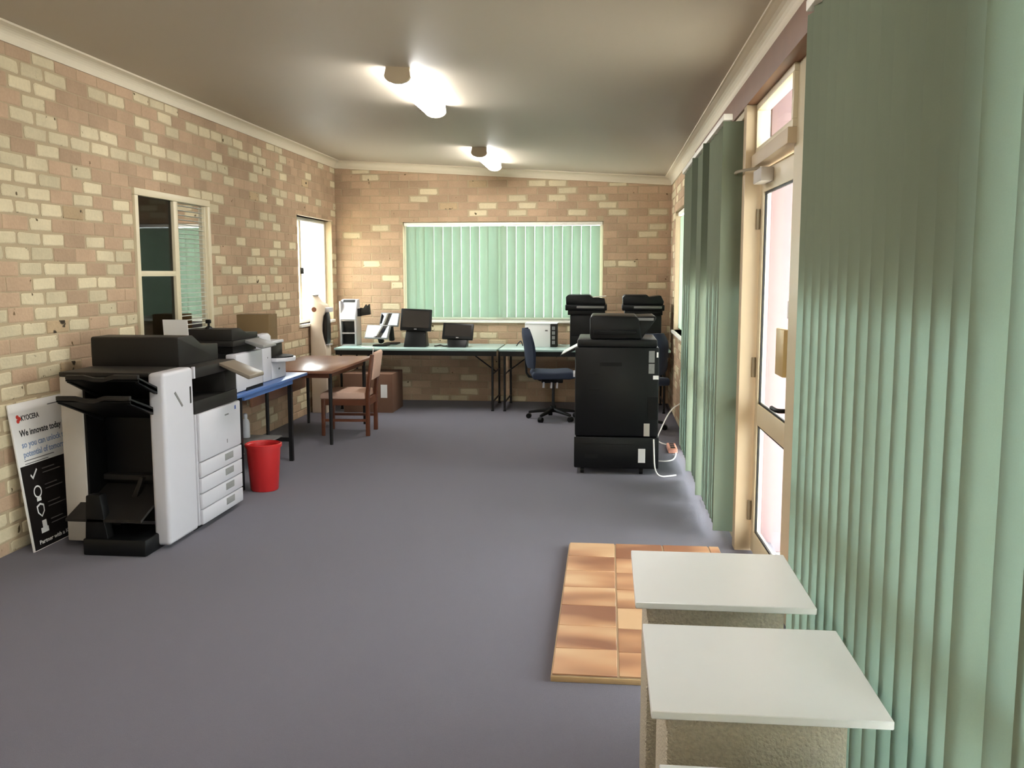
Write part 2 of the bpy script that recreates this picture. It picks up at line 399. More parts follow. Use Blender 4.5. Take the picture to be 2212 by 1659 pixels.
CREAM_L = {9: [20, 21], 10: [19, 21, 22], 11: [20, 21, 22], 12: [21, 25, 38, 39], 13: [20, 21, 22, 23, 25, 26, 32, 34, 37, 39], 14: [19, 21, 22, 24, 32, 33, 35, 36, 37, 38, 39], 15: [21, 22, 24, 32, 37], 16: [21, 23, 24, 34, 35, 36, 38], 17: [21, 22, 23, 25, 33, 34, 38], 18: [19, 20, 21, 24, 25, 32, 35, 36, 38], 19: [20, 21, 22, 24, 26, 32, 36, 38, 39], 20: [21, 34, 38, 40], 21: [20, 21, 22, 23, 24, 26], 22: [20, 21, 23, 25, 33, 35, 36, 38], 23: [20, 21, 22, 24, 32, 37, 38], 24: [20, 21, 23, 30, 31, 32], 25: [20, 22, 28, 29, 37, 39], 26: [21, 22, 23, 24, 25, 26, 27, 31, 33, 38, 39, 41, 42, 44], 27: [21, 22, 24, 25, 27, 28, 29, 30, 31, 32, 33, 36], 28: [21, 27, 32, 36, 37, 39], 29: [21, 22, 27, 29, 34, 35, 36, 37, 39, 43], 30: [20, 21, 22, 24, 25, 28, 30, 31, 32, 33, 34, 36, 39], 31: [22, 27, 28, 29, 38, 39, 45]}
CREAM_B = {8: [7], 9: [8], 12: [2], 15: [2, 15], 16: [2], 18: [1, 13, 14], 19: [15], 22: [0, 15], 23: [1, 15], 25: [6, 8, 11, 13, 15], 26: [7, 9, 13], 27: [3, 8, 10, 12], 28: [4, 11], 29: [9, 10, 13], 30: [1], 31: [0]}
BURNT_L = {(21, 23), (10, 22), (13, 22), (28, 42), (25, 36)}
BURNT_B = {(26, 5), (29, 6), (31, 5), (4, 7)}
def lay(wall, u0, u1, top, holes, pitch, uo, par, place, rot, classify, hide=(), keep=300, sill_fix=None):
    br = random.Random(3); cells = []
    k = -1
    while True:
        zc = 0.072 + (k + .5) * PZ
        if zc - PZ / 2 > top(u0) + .01 and zc - PZ / 2 > top(u1) + .01: break
        j = int((u0 - uo) / pitch) - 2
        while uo + pitch * (j - 1) < u1:
            uc = uo + pitch * (j + .5 * ((k + par) % 2))
            a, b = max(uc - pitch / 2, u0), min(uc + pitch / 2, u1)
            lo, hi = max(zc - PZ / 2, 0), min(zc + PZ / 2, top(uc))
            for h in holes:
                if b > h[0] and a < h[1] and hi > h[2] and lo < h[3]:
                    # trim along the longer remaining side
                    opts = [(h[0] - a, a, h[0], lo, hi), (b - h[1], h[1], b, lo, hi)]
                    if not (lo > h[2] - .02 and hi < h[3] + .02):
                        opts += [((h[2] - lo) * 2.5, a, b, lo, h[2]), ((hi - h[3]) * 2.5, a, b, h[3], hi)]
                    s, a, b, lo, hi = max(opts)
            if b - a > .03 and hi - lo > .02: cells.append((k, j, (a + b) / 2, (lo + hi) / 2, (b - a) / pitch, (hi - lo) / PZ, classify(k, j, br)))
            j += 1
        k += 1
    score = []
    for c in cells:
        P = place(c[2], c[3]); q = project(P); s = 0
        if q and -10 < q[0] < 2222 and -10 < q[1] < 1669 and not any(h[0] < q[0] < h[2] and h[1] < q[1] < h[3] for h in hide): s = c[4] * c[5] / q[2] ** 2
        score.append(s)
    order = sorted(range(len(cells)), key=lambda i: -score[i]); single = set(i for i in order[:keep] if score[i] > 0)
    rest = {'c': MB(), 't': MB(), 'd': MB()}
    rm = Matrix.Rotation(rot, 4, 'Z')
    for i, c in enumerate(cells):
        bank = {'c': BR_C, 't': BR_T, 'd': BR_D}[c[6]]; me = bank[(c[0] * 7 + c[1] * 3) % len(bank)]
        if i in single:
            ob = bpy.data.objects.new('brick', me); COL.objects.link(ob); ob.parent = wall
            ob.location = place(c[2], c[3]); ob.rotation_euler = (0, 0, rot); ob.scale = (1, c[4], c[5])
        else:
            mt = Matrix.Translation(place(c[2], c[3])) @ rm @ Matrix.Diagonal((1, c[4], c[5], 1))
            mb = rest[c[6]]; b0 = len(mb.v)
            mb.v += [mt @ v.co for v in me.vertices]; mb.f += [[x + b0 for x in p.vertices] for p in me.polygons]
    allm = MB(); mats = []; ids = []
    for q, (kk, mn) in enumerate((('c', 'cream'), ('t', 'tan'), ('d', 'burnt'))):
        b0 = len(allm.v); allm.v += rest[kk].v; allm.f += [[x + b0 for x in f] for f in rest[kk].f]; ids += [q] * len(rest[kk].f); mats.append(M[mn])
    if allm.f:
        me = bpy.data.meshes.new('bricks'); me.from_pydata([tuple(v) for v in allm.v], [], allm.f)
        for q in mats: me.materials.append(q)
        me.polygons.foreach_set('material_index', ids); me.update()
        ob = bpy.data.objects.new('brickwork', me); COL.objects.link(ob); ob.parent = wall; ob['kind'] = 'stuff'
def cls_left(k, j, r):
    if (k, j) in BURNT_L: return 'd'
    if k >= 9 and 19 <= j <= 46: return 'c' if j in CREAM_L.get(k, []) else 't'
    return 'c' if r.random() < (.62 if j < 28 else .4) else 't'
def cls_back(k, j, r):
    if (k, j) in BURNT_B: return 'd'
    if k >= 10: return 'c' if j in CREAM_B.get(k, []) else 't'
    return 'c' if r.random() < .3 else 't'
lay(wall_left, Y0, D, lambda u: 2.84, [WIN1, WIN2], .234, .215, 1, lambda u, v: Vector((0, u, v)), 0.0, cls_left, hide=((150, 735, 520, 1250), (8, 860, 200, 1250), (400, 715, 640, 1000)))
lay(wall_back, 0.0, W, lambda u: cz(u) - .09, [WIN3], .24, .205, 0, lambda u, v: Vector((u, D, v)), R(-90), cls_back, hide=((720, 640, 830, 900), (1150, 640, 1460, 900)))
lay(wall_right, 8.30, D, lambda u: 2.60, [WIN4], .24, .1, 0, lambda u, v: Vector((W, u, v)), R(180), lambda k, j, r: 'c' if r.random() < .3 else 't', hide=((0, 0, 1440, 1700),), keep=120)

# ------------------------------------------------------------------ windows
def frame_box(m, T, u0, u1, v0, v1, wd, d0, d1):
    """rectangular frame as four members"""
    for (a, b, c, d) in ((u0, u1, v0, v0 + wd), (u0, u1, v1 - wd, v1), (u0, u0 + wd, v0 + wd, v1 - wd), (u1 - wd, u1, v0 + wd, v1 - wd)):
        bar(m, T, a, b, c, d, d0, d1)
    return m
def bar(m, T, u0, u1, v0, v1, d0, d1):
    vs = [T(u, v, d) for d in (d0, d1) for (u, v) in ((u0, v0), (u1, v0), (u1, v1), (u0, v1))]
    return m.add(vs, [(0, 1, 2, 3), (7, 6, 5, 4), (0, 4, 5, 1), (1, 5, 6, 2), (2, 6, 7, 3), (3, 7, 4, 0)])
TL = lambda u, v, d: (-d, u, v)
TB = lambda u, v, d: (u, D + d, v)
TR = lambda u, v, d: (W + d, u, v)
# window_1: internal sliding window with screen, left wall
w1 = thing('window_1', 'cream framed sliding window with dark screen in the left brick wall', 'window', (0, WIN1[0], WIN1[2]), kind='structure'); of = w1.location
a, b, c, d = WIN1; mid = 6.985
frame_box(MB(of), TL, a, b, c, d, .05, -.022, .09).build('window_frame', M['alu'], w1, bev=.004)
bar(MB(of), TL, mid - .035, mid + .035, c + .05, d - .05, -.012, .06).build('mullion', M['alu'], w1, bev=.003)
bar(MB(of), TL, a + .05, mid - .035, 1.545, 1.585, -.01, .05).build('screen_rail', M['alu'], w1, bev=.003)
bar(MB(of), TL, a + .05, mid - .035, 1.585, d - .05, .012, .018).build('screen_pane', M['glass_s'], w1)
bar(MB(of), TL, a + .05, mid - .035, c + .05, 1.545, .012, .018).build('screen_pane', M['glass_s'], w1)
bar(MB(of), TL, mid + .035, b - .05, c + .05, d - .05, .022, .027).build('pane', M['glass_r'], w1)
bar(MB(of), TL, b - .078, b - .05, c + .05, d - .05, -.004, .06).build('sash_stile', M['alu'], w1, bev=.002)
for i in range(30):
    z = c + .07 + i * .036
    m = MB(of); m.add([TL(mid + .037, z, .004), TL(b - .08, z, .004), TL(b - .08, z + .004, .016), TL(mid + .037, z + .004, .016),
                       TL(mid + .037, z - .0016, .004), TL(b - .08, z - .0016, .004), TL(b - .08, z + .0024, .016), TL(mid + .037, z + .0024, .016)],
                      [(0, 1, 2, 3), (7, 6, 5, 4), (0, 4, 5, 1), (1, 5, 6, 2), (2, 6, 7, 3), (3, 7, 4, 0)])
    m.build('venetian_slat', M['venetian'], w1)
m = MB(); m.add([(-.121, 5.4, .4), (-2.6, 5.4, .4), (-2.6, 9.2, .4), (-.121, 9.2, .4), (-.121, 5.4, 2.6), (-2.6, 5.4, 2.6), (-2.6, 9.2, 2.6), (-.121, 9.2, 2.6)],
                [(0, 1, 2, 3), (4, 5, 6, 7), (0, 1, 5, 4), (1, 2, 6, 5), (2, 3, 7, 6)])
o = m.build('wall_beyond', M['plaster']); tag(o, 'dim adjoining room seen behind the sliding window screen', 'wall', kind='structure')
# window_2: blown-out sash window, left wall far end
w2 = thing('window_2', 'narrow bright window in a brick reveal near the far left corner', 'window', (0, WIN2[0], WIN2[2]), kind='structure'); of = w2.location
a, b, c, d = WIN2
frame_box(MB(of), TL, a, b, c, d, .04, .085, .12).build('window_frame', M['alu_white'], w2, bev=.003)
bar(MB(of), TL, a + .30, a + .36, c + .04, d - .04, .08, .115).build('mullion', M['alu'], w2, bev=.003)
bar(MB(of), TL, a + .04, b - .04, c + .04, d - .04, .10, .105).build('pane', M['glass'], w2)
bar(MB(of), TL, a - .02, b - .005, c - .03, c, -.03, .085).build('window_sill', M['alu_white'], w2, bev=.004)
bar(MB(of), TL, a + .315, a + .345, 1.56, 1.63, .05, .08).build('latch', M['black_pl'], w2, bev=.004)
bar(MB(of), TL, a - .01, b, d, d + .012, -.012, .08).build('lintel', M['jamb'], w2)
# window_3: wide window in the far wall
w3 = thing('window_3', 'wide white framed window in the far brick wall', 'window', (WIN3[0], D, WIN3[2]), kind='structure'); of = w3.location
a, b, c, d = WIN3
frame_box(MB(of), TB, a, b, c, d, .04, .07, .115).build('window_frame', M['alu_white'], w3, bev=.003)
bar(MB(of), TB, (a + b) / 2 - .02, (a + b) / 2 + .02, c + .04, d - .04, .075, .11).build('mullion', M['alu_white'], w3)
bar(MB(of), TB, a + .04, (a + b) / 2 - .02, c + .04, d - .04, .09, .095).build('pane', M['glass'], w3)
bar(MB(of), TB, (a + b) / 2 + .02, b - .04, c + .04, d - .04, .09, .095).build('pane', M['glass'], w3)
bar(MB(of), TB, a - .015, b + .015, c - .028, c, -.035, .07).build('window_sill', M['alu_white'], w3, bev=.004)
# window_4: small window on the right, far end
w4 = thing('window_4', 'small window in the right brick wall beside the far corner', 'window', (W, WIN4[0], WIN4[2]), kind='structure'); of = w4.location
a, b, c, d = WIN4
frame_box(MB(of), TR, a, b, c, d, .04, .08, .115).build('window_frame', M['alu_white'], w4, bev=.003)
bar(MB(of), TR, a + .04, b - .04, c + .04, d - .04, .095, .10).build('pane', M['glass'], w4)
bar(MB(of), TR, a - .01, b + .01, c - .028, c, -.03, .08).build('window_sill', M['alu_white'], w4, bev=.004)

# right-hand shopfront glazing
ZB = 2.47
def shopfront(name, label, y0, y1, n, film):
    t = thing(name, label, 'window', (W, y0, 0), kind='structure'); of = t.location
    frame_box(MB(of), TR, y0, y1, .02, ZB, .05, .0, .07).build('window_frame', M['alu'], t, bev=.003)
    st = (y1 - y0 - .05) / n
    for i in range(n):
        u0 = y0 + .05 + i * st; u1 = u0 + st - .05
        if i: bar(MB(of), TR, u0 - .05, u0, .07, ZB - .05, .0, .07).build('mullion', M['alu'], t)
        bar(MB(of), TR, u0, u1, .80, .86, .006, .065).build('transom', M['alu'], t)
        bar(MB(of), TR, u0, u1, .07, .80, .025, .031).build('pane', M['glass'], t)
        bar(MB(of), TR, u0, u1, .86, ZB - .05, .025, .031).build('pane', M['glass'], t)
        if film(u0): bar(MB(of), TR, max(u0, 1.74) if y0 < 0 else u0, u1, 1.50, ZB - .05, .016, .020).build('shade_film', M['film'], t)  # unseen film, added to darken the upper part of the blinds
    return t
shopfront('window_5', 'tall glazed panels behind the green blinds beyond the door', 5.36, 8.30, 3, lambda u: True)
shopfront('window_6', 'tall glazed panels behind the nearest green blinds', -2.5, 3.66, 5, lambda u: u > 1.1)
o = MB().box(W - .012, W + .13, Y0, 8.30, ZB, 2.72).build('trim_4', M['timber'], bev=.004); tag(o, 'dark brown timber beam above the door and shopfront glazing', 'beam', kind='structure')
# door surround
o = MB().box(W - .012, W + .115, 5.262, 5.36, 0, ZB).build('trim_5', M['jamb'], bev=.004); tag(o, 'cream painted door post beside the far green blinds', 'door post', kind='structure')
o = MB().box(W + .06, W + .135, 3.66, 4.290, 0, ZB).build('trim_6', M['alu'], bev=.004); tag(o, 'cream painted door post on the near side of the glass door', 'door post', kind='structure')
o = MB().box(W + .02, W + .115, 4.235, 5.262, 2.13, 2.20).build('trim_7', M['jamb'], bev=.004); tag(o, 'cream rail above the glass door below the fanlight', 'door head', kind='structure')
o = thing('window_7', 'small fanlight pane above the glass door', 'window', (W, 4.235, 2.2), kind='structure'); of = o.location
frame_box(MB(of), TR, 4.235, 5.262, 2.20, ZB, .035, .04, .11).build('window_frame', M['alu'], o, bev=.003)
bar(MB(of), TR, 4.27, 5.227, 2.235, ZB - .035, .07, .076).build('pane', M['glass'], o)
# door (hinged on its far edge, a touch ajar outward)
dr = thing('door_1', 'cream glass door with mid rail standing slightly ajar on the right', 'door', (W + .095, 5.255, 0), R(1.4), kind='structure')
DW, DH = .95, 2.12
TD = lambda u, v, d: (d, -u, v)
bar(MB(), TD, .004, .082, .012, DH, -.02, .02).build('stile', M['alu'], dr, bev=.003)
bar(MB(), TD, DW - .135, DW, .012, DH, -.02, .02).build('stile', M['alu'], dr, bev=.003)
bar(MB(), TD, DW, DW + .012, .012, DH, -.018, .018).build('weather_strip', M['black_pl'], dr)
bar(MB(), TD, .082, DW - .135, .012, .13, -.02, .02).build('bottom_rail', M['alu'], dr, bev=.003)
bar(MB(), TD, .082, DW - .135, .74, .855, -.02, .02).build('mid_rail', M['alu'], dr, bev=.003)
bar(MB(), TD, .082, DW - .135, DH - .12, DH, -.02, .02).build('top_rail', M['alu'], dr, bev=.003)
for (v0, v1) in ((.13, .74), (.855, DH - .12)):
    bar(MB(), TD, .082, DW - .135, v0, v1, .0, .006).build('pane', M['glass'], dr)
    g = MB(); frame_box(g, TD, .082, DW - .135, v0, v1, .012, -.012, -.002); g.build('glazing_bead', M['black_pl'], dr)
bar(MB(), TD, DW - .23, DW - .06, 1.09, 1.31, -.06, -.02).build('lock_box', M['brass'], dr, bev=.004)
hd = MB().tube([(-.02, -(DW - .09), .93), (-.07, -(DW - .09), .93), (-.075, -(DW - .15), .93), (-.075, -(DW - .2), .93)], .011, 8); hd.build('handle', M['black_pl'], dr, smooth=True)
bar(MB(), TD, DW - .14, DW - .09, 1.36, 1.44, -.03, -.02).build('sticker', M['paper'], dr)
for z in (.24, 1.05, 1.86): MB().cyl((-.03, -.002, z - .055), (-.03, -.002, z + .055), .012, n=8).build('hinge', M['hinge'], dr)
cl = bar(MB(), TD, .12, .34, 2.035, 2.105, -.085, -.02).build('closer_box', M['grey_pl'], dr, bev=.006)
MB().tube([(-.06, -.2, 2.115), (-.16, .05, 2.12), (-.10, .30, 2.125)], .008, 6).build('closer_arm', M['hinge'], dr, smooth=True)

# ------------------------------------------------------------------ vertical blinds
def slat_mesh(name, w, h, bow, mt):
    n = 6; m = MB(); vs = []
    for s, dz in ((0, 0), (0, h)):
        for k in range(n + 1):
            t = -1 + 2 * k / n; vs.append((bow * (1 - t * t), t * w / 2, dz))
        for k in range(n + 1):
            t = 1 - 2 * k / n; vs.append((bow * (1 - t * t) - .0012, t * w / 2, dz))
    N = 2 * (n + 1)
    fs = [(i, (i + 1) % N, N + (i + 1) % N, N + i) for i in range(N)] + [(k, k + 1, N - 2 - k, N - 1 - k) for k in range(n)] + [(N + k, N + k + 1, 2 * N - 2 - k, 2 * N - 1 - k) for k in range(n)]
    m.add(vs, fs); ob = m.build(name, mt, smooth=True); me = ob.data; bpy.data.objects.remove(ob); return me
def blind(name, label, loc, slats, h, me, rail, top, z0):
    """slats: (offset vector, angle)"""
    t = thing(name, label, 'blinds', loc, group=None)
    hr = MB(); hr.box(*rail); hr.build('headrail', M['alu_white'], t, bev=.004)
    for (p, a) in slats:
        ob = bpy.data.objects.new('slat', me); COL.objects.link(ob); ob.parent = t; ob.location = (p[0], p[1], z0); ob.rotation_euler = (0, 0, a)
    return t
# far wall blind (slats along X)
me_b = slat_mesh('slat', .127, 1.105, .006, M['slat_b'])
sl = [((.098 + i * .1122, 0), R(90 - 18 - .62 * i + rng.uniform(-2, 2))) for i in range(21)]
sl[0] = (sl[0][0], R(87)); sl[9] = (sl[9][0], R(86))
blind('vertical_blinds', 'pale green vertical blinds filling the wide far window', (WIN3[0], D + .035, WIN3[2]), sl, 1.1, me_b, (.01, WIN3[1] - WIN3[0] - .01, -.022, .022, 1.145, 1.182), 1.15, .035)
# right blinds
HB = 2.345
me_r = slat_mesh('slat', .127, HB, .005, M['slat'])
XB = 3.985
sl = []
y = 5.47
far = [(5.42, 82), (5.56, 4), (5.66, 6), (5.77, 3), (5.88, 8), (5.99, 4), (6.10, 6), (6.21, 3), (6.30, 80), (6.44, 6), (6.55, 3), (6.66, 8), (6.77, 4), (6.88, 6), (6.98, 3), (7.08, 78), (7.24, 5)] + [(7.35 + .11 * i, 4 + 3 * (i % 2)) for i in range(8)]
for yy, an in far: sl.append(((.042 if yy < 5.5 else (.02 if an > 60 else 0), yy - 5.4), R(an)))
blind('vertical_blinds', 'tall green vertical blinds between the black copier and the door', (XB, 5.4, 0), sl, HB, me_r, (-.025, .025, -.02, 2.85, 2.41, 2.445), HB, .065)
sl = []
for i in range(36):
    yy = 3.20 - .11 * i
    an = 9 if yy > 1.75 else (4 if yy < 1.62 else 30)
    sl.append(((.012 if yy < 1.75 else 0, yy), R(an + rng.uniform(-1.5, 1.5))))
blind('vertical_blinds', 'tall green vertical blinds nearest on the right beside the white pedestals', (XB, 0, 0), sl, HB, me_r, (-.025, .025, -.75, 3.22, 2.41, 2.445), HB, .065)
me_s = slat_mesh('slat', .127, 1.21, .006, M['slat_b'])
sl = [((0, .08 + i * .112), R(-8)) for i in range(13)]
blind('vertical_blinds', 'small green vertical blinds inside the far right window recess', (W + .045, WIN4[0], WIN4[2]), sl, 1.2, me_s, (-.02, .02, .02, 1.54, 1.26, 1.30), 1.25, .03)

# ------------------------------------------------------------------ outside the door
o = MB().box(W + .24, 40, -30, 45, -.16, -.06).build('ground_outside', M['paving']); tag(o, 'pale paved ground outside the glass door', 'ground', kind='structure')
o = MB().box(-14, -.3, -10, 45, -.16, -.06).build('ground_outside', M['paving']); tag(o, 'pale ground outside beyond the left wall', 'ground', kind='structure')
o = MB().box(-.3, W + .24, D + .3, 45, -.16, -.06).build('ground_outside', M['paving']); tag(o, 'pale ground outside beyond the far wall', 'ground', kind='structure')
o = MB().box(W + .14, 5.75, -2.6, 11.4, 2.74, 2.84).build('shade_roof_outside', M['ceiling']); tag(o, 'unseen verandah roof added to shade the pier and glazed side', 'roof', kind='structure')  # unseen roof, added to cut the sky light on pier and glazing
o = MB().box(4.23, 4.372, 5.44, 5.58, -.06, 2.74).build('outside_pier', M['pier'], bev=.01); tag(o, 'pale pink rendered pier standing outside the glass door', 'pier')
tr = thing('garden_tree', 'green leafy tree seen far off through the glass door', 'tree', (8.6, 19.0, -.06))
MB().cyl((0, 0, 0), (0, 0, 1.6), .09, .06, 8).build('trunk', M['bark'], tr)
m = MB(); tr_r = random.Random(5)
for i in range(420):
    p = Vector((tr_r.gauss(0, .55), tr_r.gauss(0, .55), 1.9 + tr_r.gauss(0, .45))); s = .09
    a = Vector((tr_r.uniform(-1, 1), tr_r.uniform(-1, 1), tr_r.uniform(-1, 1))).normalized(); b = a.orthogonal().normalized()
    m.add([p - a * s, p + b * s * .5, p + a * s, p - b * s * .5], [(0, 1, 2, 3)])
m.build('foliage', M['leaf'], tr, kind='stuff')

# ------------------------------------------------------------------ ceiling lights
def batten(label, x, y, L):
    z = cz(x); t = thing('ceiling_light', label, 'ceiling light', (x, y, z), group='fluorescent battens on the ceiling')
    t.rotation_euler = (0, math.atan((ZL - ZR) / W), 0)
    MB().box(-.066, .066, -L / 2 + .01, L / 2 - .01, -.03, 0.001).build('base', M['lamp_body'], t, bev=.004)
    prof = [(-.072, -.018)] + [(.078 * math.sin(R(q)) , -.050 - .045 * math.cos(R(q))) for q in (-85, -65, -45, -20, 0, 20, 45, 65, 85)] + [(.072, -.018)]
    MB().prism(prof, 'y', -L / 2 + .03, L / 2 - .005).build('diffuser', M['tube'], t, smooth=True)
    for s in (-1, 1):
        a = s * L / 2; MB().prism([(p[0] * 1.04, p[1] * 1.03) for p in prof] + [(.073, .0), (-.073, .0)], 'y', a - (.0 if s < 0 else .006), a + (.032 if s < 0 else .004)).build('end_cap', M['lamp_end'], t)
    return t
batten('lit fluorescent batten on the ceiling nearer the viewer', 2.05, 6.36, 1.28)
batten('lit fluorescent batten on the ceiling nearer the far window', 2.05, 10.0, 1.28)
batten('added fluorescent batten out of view overhead, lighting the foreground', 2.05, 2.72, 1.28)  # extra lamp out of view, added at the same spacing to light the foreground

# ------------------------------------------------------------------ white copier with finisher
L = (.24, 4.95, 0)
t = thing('photocopier', 'large white office photocopier with black output trays against the left wall', 'photocopier', L)
def B(*a): return MB(L).box(*a)
B(.24, .372, 4.96, 5.315, .03, .985).build('finisher_side', M['grey_pl'], t, bev=.008)
B(.772, .868, 4.945, 5.32, .02, 1.012).build('finisher_front_panel', M['white_pl'], t, bev=.022, seg=4)
B(.372, .772, 5.17, 5.315, .10, .985).build('finisher_cavity', M['black_pl'], t)
B(.372, .385, 4.97, 5.17, .10, .985).build('finisher_cavity', M['black_pl'], t)
B(.24, .772, 4.96, 5.32, .985, 1.012).build('finisher_top', M['dark_pl'], t, bev=.006)
B(.86, .8695, 5.265, 5.282, .80, .90).build('door_grip', M['dark_pl'], t)
m = MB(L); m.prism([(5.065, .885), (5.08, .892), (5.17, .80), (5.155, .795)], 'x', .866, .8705); m.build('door_groove', M['mid_pl'], t)
def tray(zr, zt, x0, x1, yt):
    tr_ = MB(L); yr = 5.12
    tr_.prism([(yr, zr), (yr, zr + .018), (yt, zt + .018), (yt - .012, zt + .005), (yt, zt)], 'x', x0, x1)
    p = tr_.build('output_tray', M['black_pl'], t)
    for xx in (x0, x1 - .022):
        MB(L).prism([(yr, zr - .018), (yr, zr + .035), (yt, zt + .028), (yt, zt - .006)], 'x', xx, xx + .022).build('tray_rim', M['satin_bk'], p, bev=.003)
    q = MB(L)
    pts = [(x0, .0), (x0 + .10, .0), (x0 + .16, -.012), (x0 + .22, -.012), (x0 + .27, .004), (x1, .004)]
    q.prism([(a_, zt + b_ + .012) for a_, b_ in pts] + [(a_, zt + b_ + .036) for a_, b_ in pts[::-1]], 'y', yt - .014, yt + .012)
    q.build('tray_lip', M['dark_pl'], p, bev=.003)
tray(.84, .985, .42, .83, 4.74)
tray(.73, .875, .385, .80, 4.70)
B(.43, .80, 4.79, 5.10, 0.0, .095).build('plinth', M['satin_bk'], t, bev=.01)
m = MB(L); m.prism([(4.80, .19), (4.80, .205), (5.16, .33), (5.16, .31)], 'x', .33, .772); m.build('booklet_tray', M['dark_pl'], t)
m = MB(L); m.prism([(.44, .09), (.455, .34), (.54, .345), (.575, .09)], 'y', 4.80, 4.87); m.build('paper_guide', M['black_pl'], t, bev=.008)
m = MB(L); m.prism([(.60, .27), (.66, .40), (.68, .395), (.63, .26)], 'y', 5.02, 5.06); m.build('paper_arm', M['dark_pl'], t, bev=.003)
B(.386, .772, 5.12, 5.17, .36, .39).build('guide_bar', M['dark_pl'], t)
# main engine
B(.25, .865, 5.335, 5.985, .03, .72).build('body', M['white_pl'], t, bev=.008)
B(.25, .83, 5.335, 5.985, 0, .03).build('caster_base', M['black_pl'], t)
B(.86, .885, 5.345, 5.98, .425, .722).build('front_cover', M['white_pl'], t, bev=.01)
for i in range(4):
    z0 = .035 + i * .0975
    dw = B(.86, .885, 5.345, 5.98, z0, z0 + .093).build('paper_drawer', M['white_pl'], t, bev=.006)
    B(.878, .8865, 5.70, 5.835, z0 + .035, z0 + .08).build('drawer_handle', M['grey_label'], dw, bev=.003)
B(.883, .8862, 5.72, 5.78, .655, .664).build('badge', M['ink_g'], t)
B(.883, .8862, 5.88, 5.90, .675, .70).build('sticker', mat('blue_sticker', rgb(70, 90, 150), .5, var=0), t)
B(.883, .8862, 5.74, 5.75, .475, .50).build('keyhole', M['mid_pl'], t)
B(.25, .865, 5.335, 5.985, .72, .80).build('upper_body', M['dark_pl'], t, bev=.006)
B(.25, .60, 5.335, 5.985, .80, .94).build('exit_cavity', M['black_pl'], t)
B(.60, .86, 5.80, 5.985, .80, .94).build('corner_post', M['dark_pl'], t, bev=.004)
B(.22, .86, 5.335, 5.985, .935, 1.0).build('scanner_bed', M['dark_pl'], t, bev=.008)
m = MB(L); m.prism([(5.40, 1.0), (5.40, 1.172), (5.41, 1.182), (5.60, 1.182), (5.74, 1.112), (5.98, 1.105), (5.98, 1.0)], 'x', .185, .745); m.build('document_feeder', M['dark_pl'], t, bev=.008)
B(.175, .19, 5.43, 5.90, 1.005, 1.10).build('feeder_hinge', M['black_pl'], t)
m = MB(L); m.prism([(.845, .985), (.85, 1.0), (1.06, .918), (1.062, .896), (1.05, .892)], 'y', 5.72, 5.97); m.build('control_panel', M['panel_tan'], t, bev=.006)
B(.855, .87, 5.325, 5.345, .94, 1.01).build('panel_corner', M['white_pl'], t)

# ------------------------------------------------------------------ advertising board leaning on the wall
bo = thing('advertising_board', 'white and black printed advertising board leaning between the copier and brick wall', 'sign board', (.128, 4.81, 0))
ang = math.asin(.108 / .845); BH, BW = .845, .62
up = Vector((-math.sin(ang), 0, math.cos(ang))); rt = Vector((0, 1, 0)); nr = Vector((math.cos(ang), 0, math.sin(ang)))
def PB(u, v, d=0.0): return rt * u + up * v + nr * d
def quad(m, u0, u1, v0, v1, d0, d1):
    vs = [PB(u, v, d) for d in (d0, d1) for (u, v) in ((u0, v0), (u1, v0), (u1, v1), (u0, v1))]
    return m.add(vs, [(0, 3, 2, 1), (4, 5, 6, 7), (0, 1, 5, 4), (1, 2, 6, 5), (2, 3, 7, 6), (3, 0, 4, 7)])
quad(MB(), 0, BW, 0, BH, -.008, 0).build('panel', M['board_w'], bo)
quad(MB(), .012, BW, .004, .488, 0, .0008).build('black_print', M['board_k'], bo)
def word(txt, u, v, s, m, width=None, bold=0.0): return lettering('printed_lettering', txt, s, m, bo, PB(u, v, .0012), rt, up, bold, width)
word('KYOCERA', .095, .742, .042, M['ink_k'], .165, .0008)
q = MB();
for (cu_, cv_) in ((.066, .768), (.082, .756), (.066, .744)):
    nn_ = 10; q.add([PB(cu_, cv_, .0008)] + [PB(cu_ + .014 * math.cos(2 * math.pi * k / nn_), cv_ + .012 * math.sin(2 * math.pi * k / nn_), .0012) for k in range(nn_)], [(0, k + 1, (k + 1) % nn_ + 1) for k in range(nn_)])
q.build('emblem', M['ink_r'], bo)
word('We innovate today', .06, .655, .052, M['ink_k'], .40, .0012)
word('so you can unlock the', .06, .59, .05, M['ink_b'], .45, .0008)
word('potential of tomorrow', .06, .53 + .005, .05, M['ink_b'], .45, .0008)
def rule(u, v, wd, h=.005, m='ink_g'): quad(MB(), u, u + wd, v, v + h, .0008, .0014).build('printed_line', M[m], bo)
rule(.36, .80, .17, .006)
M['ink_f'] = mat('ink_faint', rgb(96, 92, 90), .6, var=0)
# icons: tick, bulb, shield, building
def ring(u, v, ru, rv, wd, m='ink_w', a0=0, a1=360, n=18):
    q = MB(); vs = []; fs = []
    for k in range(n + 1):
        a = R(a0 + (a1 - a0) * k / n)
        vs += [PB(u + ru * math.cos(a), v + rv * math.sin(a), .0016), PB(u + (ru - wd) * math.cos(a), v + (rv - wd) * math.sin(a), .0016)]
    for k in range(n): fs.append((2 * k, 2 * k + 1, 2 * k + 3, 2 * k + 2))
    return q.add(vs, fs)
q = MB(); q.add([PB(.085, .425, .0016), PB(.105, .40, .0016), PB(.155, .45, .0016), PB(.148, .458, .0016), PB(.105, .416, .0016), PB(.092, .434, .0016)], [(0, 1, 4, 5), (1, 2, 3, 4)]); q.build('tick_icon', M['ink_w'], bo)
q = ring(.125, .325, .038, .036, .009); quad(q, .105, .145, .27, .29, .0012, .0016); q.build('bulb_icon', M['ink_w'], bo)
